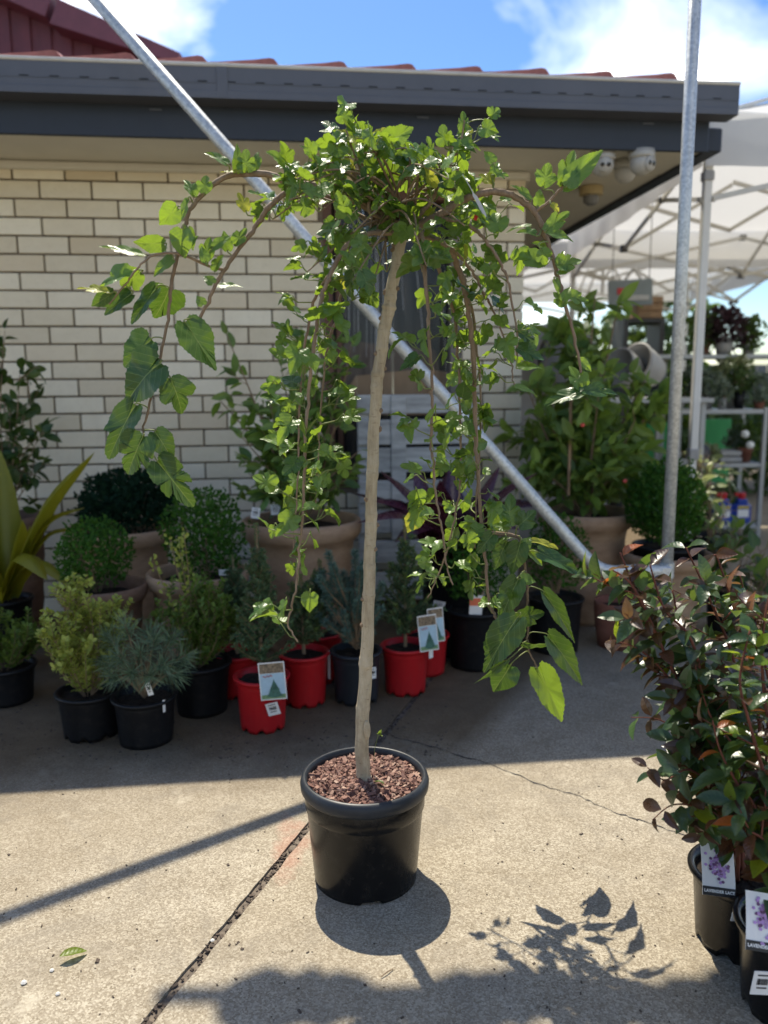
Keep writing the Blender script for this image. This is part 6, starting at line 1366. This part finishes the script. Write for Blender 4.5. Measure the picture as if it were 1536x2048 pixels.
for q in [(318, 726, 234, 796, 108, 1.60, 'p', (-.3, -1, .35)), (301, 680, 243, 732, 78, 1.64, 'p', (-.3, -1, .3)), (341, 758, 372, 822, 74, 1.62, '3', (.3, -.8, .6)), (372, 646, 434, 740, 68, 1.61, 'p', (.3, -1, .3)),
          (269, 812, 208, 917, 74, 1.62, '3', (-.4, -1, .2)), (285, 874, 249, 949, 86, 1.60, '5', (0, -1, .3)), (311, 865, 352, 922, 52, 1.63, 'p', (.5, -.9, .2)), (316, 924, 388, 1013, 74, 1.62, '5', (.2, -1, .3)),
          (338, 579, 315, 640, 82, 1.66, 'p', (.2, -.5, -.6)), (312, 577, 257, 646, 48, 1.60, 'p', (-.5, -.8, .3)), (260, 554, 182, 550, 56, 1.58, '3', (-.1, -.7, .7)), (227, 585, 182, 617, 40, 1.57, 'p', (-.2, -.6, -.5)),
          (213, 585, 152, 568, 26, 1.55, 'y', (0, -.6, .8)), (262, 588, 205, 628, 40, 1.58, 'p', (-.3, -.9, .4)), (281, 512, 197, 484, 30, 1.36, 'p', (0, -.5, .9)), (327, 487, 263, 489, 38, 1.60, 'p', (0, -.7, -.4)),
          (354, 416, 317, 450, 46, 1.63, 'p', (-.3, -.7, -.5)), (366, 460, 360, 514, 58, 1.58, 'p', (-.2, -.9, .6)), (375, 457, 389, 500, 26, 1.62, 'p', (.6, -.6, .2)), (376, 400, 361, 440, 28, 1.60, '3', (-.5, -.7, .5)),
          (388, 391, 372, 351, 28, 1.62, '3', (.3, -.8, .4)), (409, 385, 410, 348, 34, 1.61, '3', (0, -.8, .6)), (453, 328, 411, 295, 28, 1.62, 'p', (0, -.6, .8)), (472, 342, 478, 284, 22, 1.62, 'p', (.5, -.8, .2)),
          (493, 342, 491, 297, 42, 1.62, '5', (.1, -.9, .3)), (514, 338, 510, 300, 26, 1.63, '3', (-.3, -.9, .3)), (480, 345, 440, 338, 22, 1.61, 'y', (0, -.5, .9)), (492, 421, 477, 382, 28, 1.62, 'y', (.2, -.8, .4)),
          (411, 520, 418, 472, 32, 1.60, '3', (.1, -.9, .4)), (427, 496, 458, 466, 24, 1.60, 'p', (.1, -.8, .5)), (412, 522, 402, 490, 22, 1.58, 'p', (0, -.8, .5)), (430, 540, 440, 505, 22, 1.61, '3', (0, -.8, .5)), (470, 488, 492, 455, 30, 1.63, '3', (.2, -.7, .6)), (455, 500, 448, 460, 26, 1.63, 'p', (.2, -.7, .6)),
          (426, 567, 408, 549, 24, 1.48, 'p', (0, -.7, .6)), (439, 573, 485, 567, 20, 1.47, 'p', (0, -.6, .8)), (406, 610, 394, 590, 22, 1.48, 'p', (0, -.7, .6)), (345, 520, 300, 545, 34, 1.6, 'p', (-.2, -.8, .5)), (280, 545, 240, 575, 46, 1.6, '3', (-.2, -.6, -.5)), (360, 500, 395, 470, 26, 1.62, 'p', (.3, -.8, .4)),
          # right arch
          (1087, 371, 1098, 324, 46, 1.61, '3', (.1, -.9, .4)), (1129, 370, 1208, 294, 48, 1.59, 'p', (.3, -.8, .5)), (1127, 370, 1147, 294, 40, 1.60, '3', (-.2, -.9, .4)), (1130, 372, 1180, 305, 44, 1.62, 'p', (.2, -.9, .2)), (1134, 371, 1164, 336, 34, 1.58, 'p', (.3, -.9, .4)), (1124, 366, 1126, 349, 14, 1.59, 'p'),
          (1103, 409, 1120, 421, 18, 1.6, 'y'), (1059, 398, 1026, 363, 22, 1.61, '3', (0, -.7, .7)), (1075, 410, 1085, 375, 26, 1.63, 'p', (.3, -.8, .4)), (1093, 461, 1140, 417, 34, 1.60, '3', (.2, -.8, .5)), (1100, 466, 1151, 476, 28, 1.63, 'p', (.1, -.7, .6)), (1070, 469, 1038, 455, 26, 1.60, '3', (0, -.7, .7)), (1060, 452, 1012, 453, 16, 1.45, 'p', (0, -.5, .9)),
          (1085, 526, 1028, 503, 42, 1.60, '3', (0, -.9, .4)), (1082, 500, 1095, 530, 36, 1.58, '3', (0, -.9, .4)), (1095, 500, 1070, 478, 24, 1.63, '3', (0, -.7, .6)), (1116, 531, 1164, 520, 42, 1.61, '5', (.1, -.8, .5)), (1119, 547, 1146, 534, 18, 1.6, 'p', (0, -.7, .7)), (1116, 525, 1130, 500, 18, 1.62, '3'), (1127, 611, 1111, 582, 30, 1.61, '3', (0, -.9, .4)), (1134, 590, 1179, 601, 30, 1.63, '3', (0, -.8, .5)), (1128, 600, 1140, 570, 22, 1.6, 'p'), (1110, 560, 1120, 588, 18, 1.6, 'p'),
          (1163, 785, 1088, 800, 38, 1.60, '3', (0, -.7, .7)), (1168, 783, 1239, 775, 34, 1.60, '3', (0, -.7, .7)), (1163, 775, 1148, 730, 38, 1.61, '3', (0, -.9, .3)), (1160, 720, 1185, 742, 20, 1.66, 'p'),
          (1036, 697, 1091, 716, 42, 1.60, '3', (0, -.8, .6)), (1038, 735, 1086, 726, 24, 1.60, 'p', (0, -.7, .7)), (1035, 660, 1078, 690, 36, 1.62, '5', (0, -.7, .6)), (1032, 775, 1080, 782, 20, 1.4, 'p', (0, -.5, .9)),
          # lower right cluster
          (1018, 1046, 1023, 988, 42, 1.80, '3', (0, -.9, .3)), (1038, 1051, 1072, 1021, 40, 1.79, '3', (.2, -.9, .4)), (1018, 1054, 986, 1049, 28, 1.79, '3', (0, -.6, .8)), (1000, 1056, 990, 1018, 24, 1.82, 'p', (0, -.9, .3)), (1013, 1084, 987, 1140, 40, 1.78, 'p', (-.4, -.9, .2)), (1040, 1087, 1022, 1152, 42, 1.76, 'p', (-.2, -.9, .4)), (1046, 1094, 1062, 1075, 26, 1.77, 'p', (.3, -.8, .5)),
          (1080, 1106, 1176, 1146, 38, 1.77, 'p', (.1, -.7, .7)), (1066, 1082, 1120, 1092, 20, 1.79, 'y', (0, -.5, .9)), (1061, 1105, 1088, 1131, 22, 1.8, 'p', (.3, -.6, .4)), (1035, 1160, 996, 1245, 48, 1.75, 'p', (-.3, -.9, .5)), (1043, 1158, 1074, 1160, 28, 1.76, 'p', (.1, -.7, .7)), (1090, 1188, 1164, 1287, 36, 1.78, 'p', (.45, -.9, .2)),
          (1033, 1237, 960, 1347, 66, 1.74, 'p', (-.3, -.9, .5)), (1036, 1236, 1090, 1226, 40, 1.79, '3', (.1, -.9, .1)), (1099, 1275, 1181, 1372, 50, 1.79, 'p', (.4, -.9, .3)), (1048, 1287, 1109, 1298, 20, 1.79, 'p', (0, -.6, -.5)), (1020, 1333, 984, 1388, 60, 1.78, 'p', (-.1, -.9, .4)), (1012, 1322, 950, 1370, 16, 1.76, 'p', (-.3, -.6, -.6)), (1076, 1339, 1132, 1448, 56, 1.80, 'p', (.35, -1, .0)), (990, 1262, 971, 1288, 24, 1.79, 'p', (-.3, -.8, .4)),
          (966, 1058, 930, 1069, 34, 1.76, '3', (0, -.8, .5)), (985, 1069, 954, 1106, 40, 1.75, '3', (-.1, -.9, .4)), (1062, 1345, 1100, 1400, 12, 1.82, 'p', (.4, -.8, .1)),
          # crown top
          (722, 285, 677, 252, 46, 1.62, 'y', (0, -.7, .5)), (768, 285, 832, 258, 48, 1.60, 'p', (.1, -.7, -.3)), (690, 245, 688, 208, 40, 1.62, '5', (0, -.9, .3)), (728, 290, 760, 262, 40, 1.64, '3', (0, -.7, .6)), (770, 300, 770, 315, 50, 1.6, 'p', (0, -.9, .2)), (690, 275, 650, 282, 40, 1.61, '3', (0, -.7, .6)), (752, 275, 770, 252, 26, 1.66, 'y'), (926, 262, 927, 218, 26, 1.64, '5', (0, -.9, .3)), (890, 290, 884, 248, 42, 1.63, '5', (0, -.9, .3)), (922, 290, 962, 285, 36, 1.62, '3', (0, -.7, .7)), (918, 275, 942, 250, 26, 1.65, '3'), (985, 325, 972, 298, 28, 1.62, 'p'), (990, 350, 1018, 345, 30, 1.61, '5', (0, -.8, .6)), (985, 350, 1000, 320, 24, 1.63, '3'), (985, 365, 960, 345, 30, 1.62, 'y')]:
    hero(*q)
def autoleaf(p0, out_d, size, r_):
    pd = (out_d + Vector((0, 0, r_.uniform(.1, 1.1)))).normalized(); pl_ = r_.uniform(.018, .04); J = p0 + pd * pl_
    d = (out_d * r_.uniform(.3, 1.1) + Vector((0, 0, r_.uniform(-1.0, .9))) + rv(r_, .45)).normalized(); nh = Vector((0, -.35, .75)) + rv(r_, .75); k_ = r_.random(); sh = '3' if k_ < .42 else ('5' if k_ < .76 else ('p' if k_ < .93 else 'y'))
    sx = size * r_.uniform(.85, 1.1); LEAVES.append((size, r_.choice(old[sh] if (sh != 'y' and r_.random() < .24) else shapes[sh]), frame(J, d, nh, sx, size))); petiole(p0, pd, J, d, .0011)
for k, ((P_, rad_), lf) in paths.items():
    if lf == 0:
        continue
    n_ = len(P_); L = 0; nxt = .0; f0 = .10 if lf == 1 else .3
    for i in range(int(n_ * f0), n_):
        L += (P_[i] - P_[i - 1]).length
        if L >= nxt:
            full = k in 'JKL' and P_[i].z > .75; m_ = rc.choice((1, 2, 3, 3)) if full else rc.choice((1, 2, 2, 3)); a0 = rc.uniform(0, 6.28); sp_l = rc.uniform(.006, .05) if full else rc.uniform(.004, .032); sd0 = Vector((math.cos(a0), math.sin(a0), rc.uniform(-.1, .5))).normalized(); q = P_[i] + sd0 * sp_l; PET.tube([P_[i], q], [.0018, .0013], 4)
            for j in range(m_):
                a = a0 + rc.uniform(-1.3, 1.3); autoleaf(q, Vector((math.cos(a), math.sin(a) * .9, 0)), rc.uniform(.024, .046), rc)
            nxt = L + (rc.uniform(.018, .036) if full else rc.uniform(.016, .036))
for P_ in tw_ends:
    n_ = len(P_)
    for i in range(int(n_ * .6), n_):
        for j in range(1 if i < n_ - 1 else 2):
            if rc.random() < .66: a = rc.uniform(0, 6.28); autoleaf(P_[i], Vector((math.cos(a), math.sin(a), .2)), rc.uniform(.026, .048), rc)
LEAVES.sort(key=lambda q: -q[0])
for (s_, me, mx) in LEAVES[:300]: place(me, 'leaf', mul, mx)
if len(LEAVES) > 300:
    mb = MB(); uvs = []
    for (s_, me, mx) in LEAVES[300:]:
        tv = [tuple(v.co) for v in me.vertices]; tf = [tuple(p_.vertices) for p_ in me.polygons]; mb.batch(tv, tf, [np34(mx)]); u = [tuple(l.uv) for l in me.uv_layers[0].data]; uvs += u
    o = mb.build('small_leaves', 'mulberry_leaf', mul, smooth=True, kind='stuff'); ul = o.data.uv_layers.new(name='UVMap')
    for i, u in enumerate(uvs): ul.data[i].uv = u
PET.build('petioles', 'petiole', mul, smooth=True, kind='stuff')
# nursery tie and red marker hanging in the crown
tie = [W(922, 345, 1.58), W(935, 365, 1.57), W(950, 392, 1.57), W(962, 415, 1.57), W(968, 432, 1.57), W(956, 436, 1.57)]
vs = []; fs = []; P_ = smoothpath(tie, 4)
for i, p_ in enumerate(P_):
    ww = .0016 if i < 8 else .0045; vs += [p_ + Vector((-ww, 0, .001)), p_ + Vector((ww, 0, -.001))]
    if i: fs.append((2 * i - 2, 2 * i - 1, 2 * i + 1, 2 * i))
mb = MB(); mb.add(vs, fs); tt_ = thing('plant_tie', 'clear plastic tie with a red end hanging in the right of the crown', 'tie', P_[0]); mb.build('strip', 'grey_label', tt_)
b = MB(); b.box(W(952, 433, 1.565), (.007, .002, .014), Matrix.Rotation(.3, 3, 'Y')); b.build('red_end', 'print_red', tt_)
# seedlings and a fallen leaf in the pot, fallen leaf and grit on the paving
r = random.Random(15)
lf_ = oval_leaf('fallen_leaf', 'myrtle_lime_leaf', .5, 700, .5, .5)
def flat(name, label, p_, L, ang, me, tilt=.25):
    ob = bpy.data.objects.new(name, me); C.objects.link(ob); ob.location = p_; ob.rotation_euler = (tilt, .1, ang); ob.scale = (L, L, L); tag(ob, label, 'leaf'); return ob
flat('fallen_leaf', 'bright green fallen leaf on the mulch beside the trunk', W(768, 1568, 1.66), .022, 1.2, lf_, .5)
g = G(120, 1926); flat('fallen_leaf', 'curled green leaf lying alone on the sunny paving at the left', (g.x, g.y, .014), .052, R(-60), oval_leaf('fallen_leaf', 'myrtle_lime_leaf', .42, 701, .12, .55), -.05)
for k, (px, py, lab) in enumerate([(104, 1942, 'small white pebble just below the curled leaf'), (48, 1967, 'larger white pebble nearest the left edge'), (116, 1989, 'white pebble near the bottom of the left paving'), (425, 1882, 'white stone chip beside the slab joint')]):
    g = G(px, py); s_ = .0042 if k != 1 else .0055; b = MB(); b.lathe([(0, 0), (s_, .001), (s_ * 1.15, s_ * .5), (s_ * .6, s_), (0, s_ * 1.05)], (g.x, g.y, 0), 7); tag(b.build('pebble', 'pale_pebble', None, (g.x, g.y, 0)), lab, 'pebble', 'white pebbles on the paving')
g0, g1 = G(762, 1957), G(786, 1940); b = MB(); b.tube([(g0.x, g0.y, .003), ((g0.x + g1.x) / 2, (g0.y + g1.y) / 2, .005), (g1.x, g1.y, .002)], .0011, 5); tag(b.build('twig', 'twig_bark', None, (g0.x, g0.y, 0)), 'thin dry twig on the paving below the big pot', 'twig')
wd = thing('weed_seedling', 'thin weed seedling growing from the mulch behind the trunk', 'weed', W(748, 1500, 1.80)); q0 = Vector((W(748, 1500, 1.80).x, 1.78, SZ)); q1 = W(757, 1468, 1.79); b = MB(); b.tube([q0, q0.lerp(q1, .5) + Vector((-.004, 0, 0)), q1], .0008, 4); b.build('stem', 'petiole', wd)
mb = MB(); mb.batch(TL_V, TL_F, [np34(frame(q1, rv(r) + Vector((0, 0, .4)), rv(r), .012, .014)) for _ in range(5)]); mb.build('leaves', 'green_small_leaf', wd)
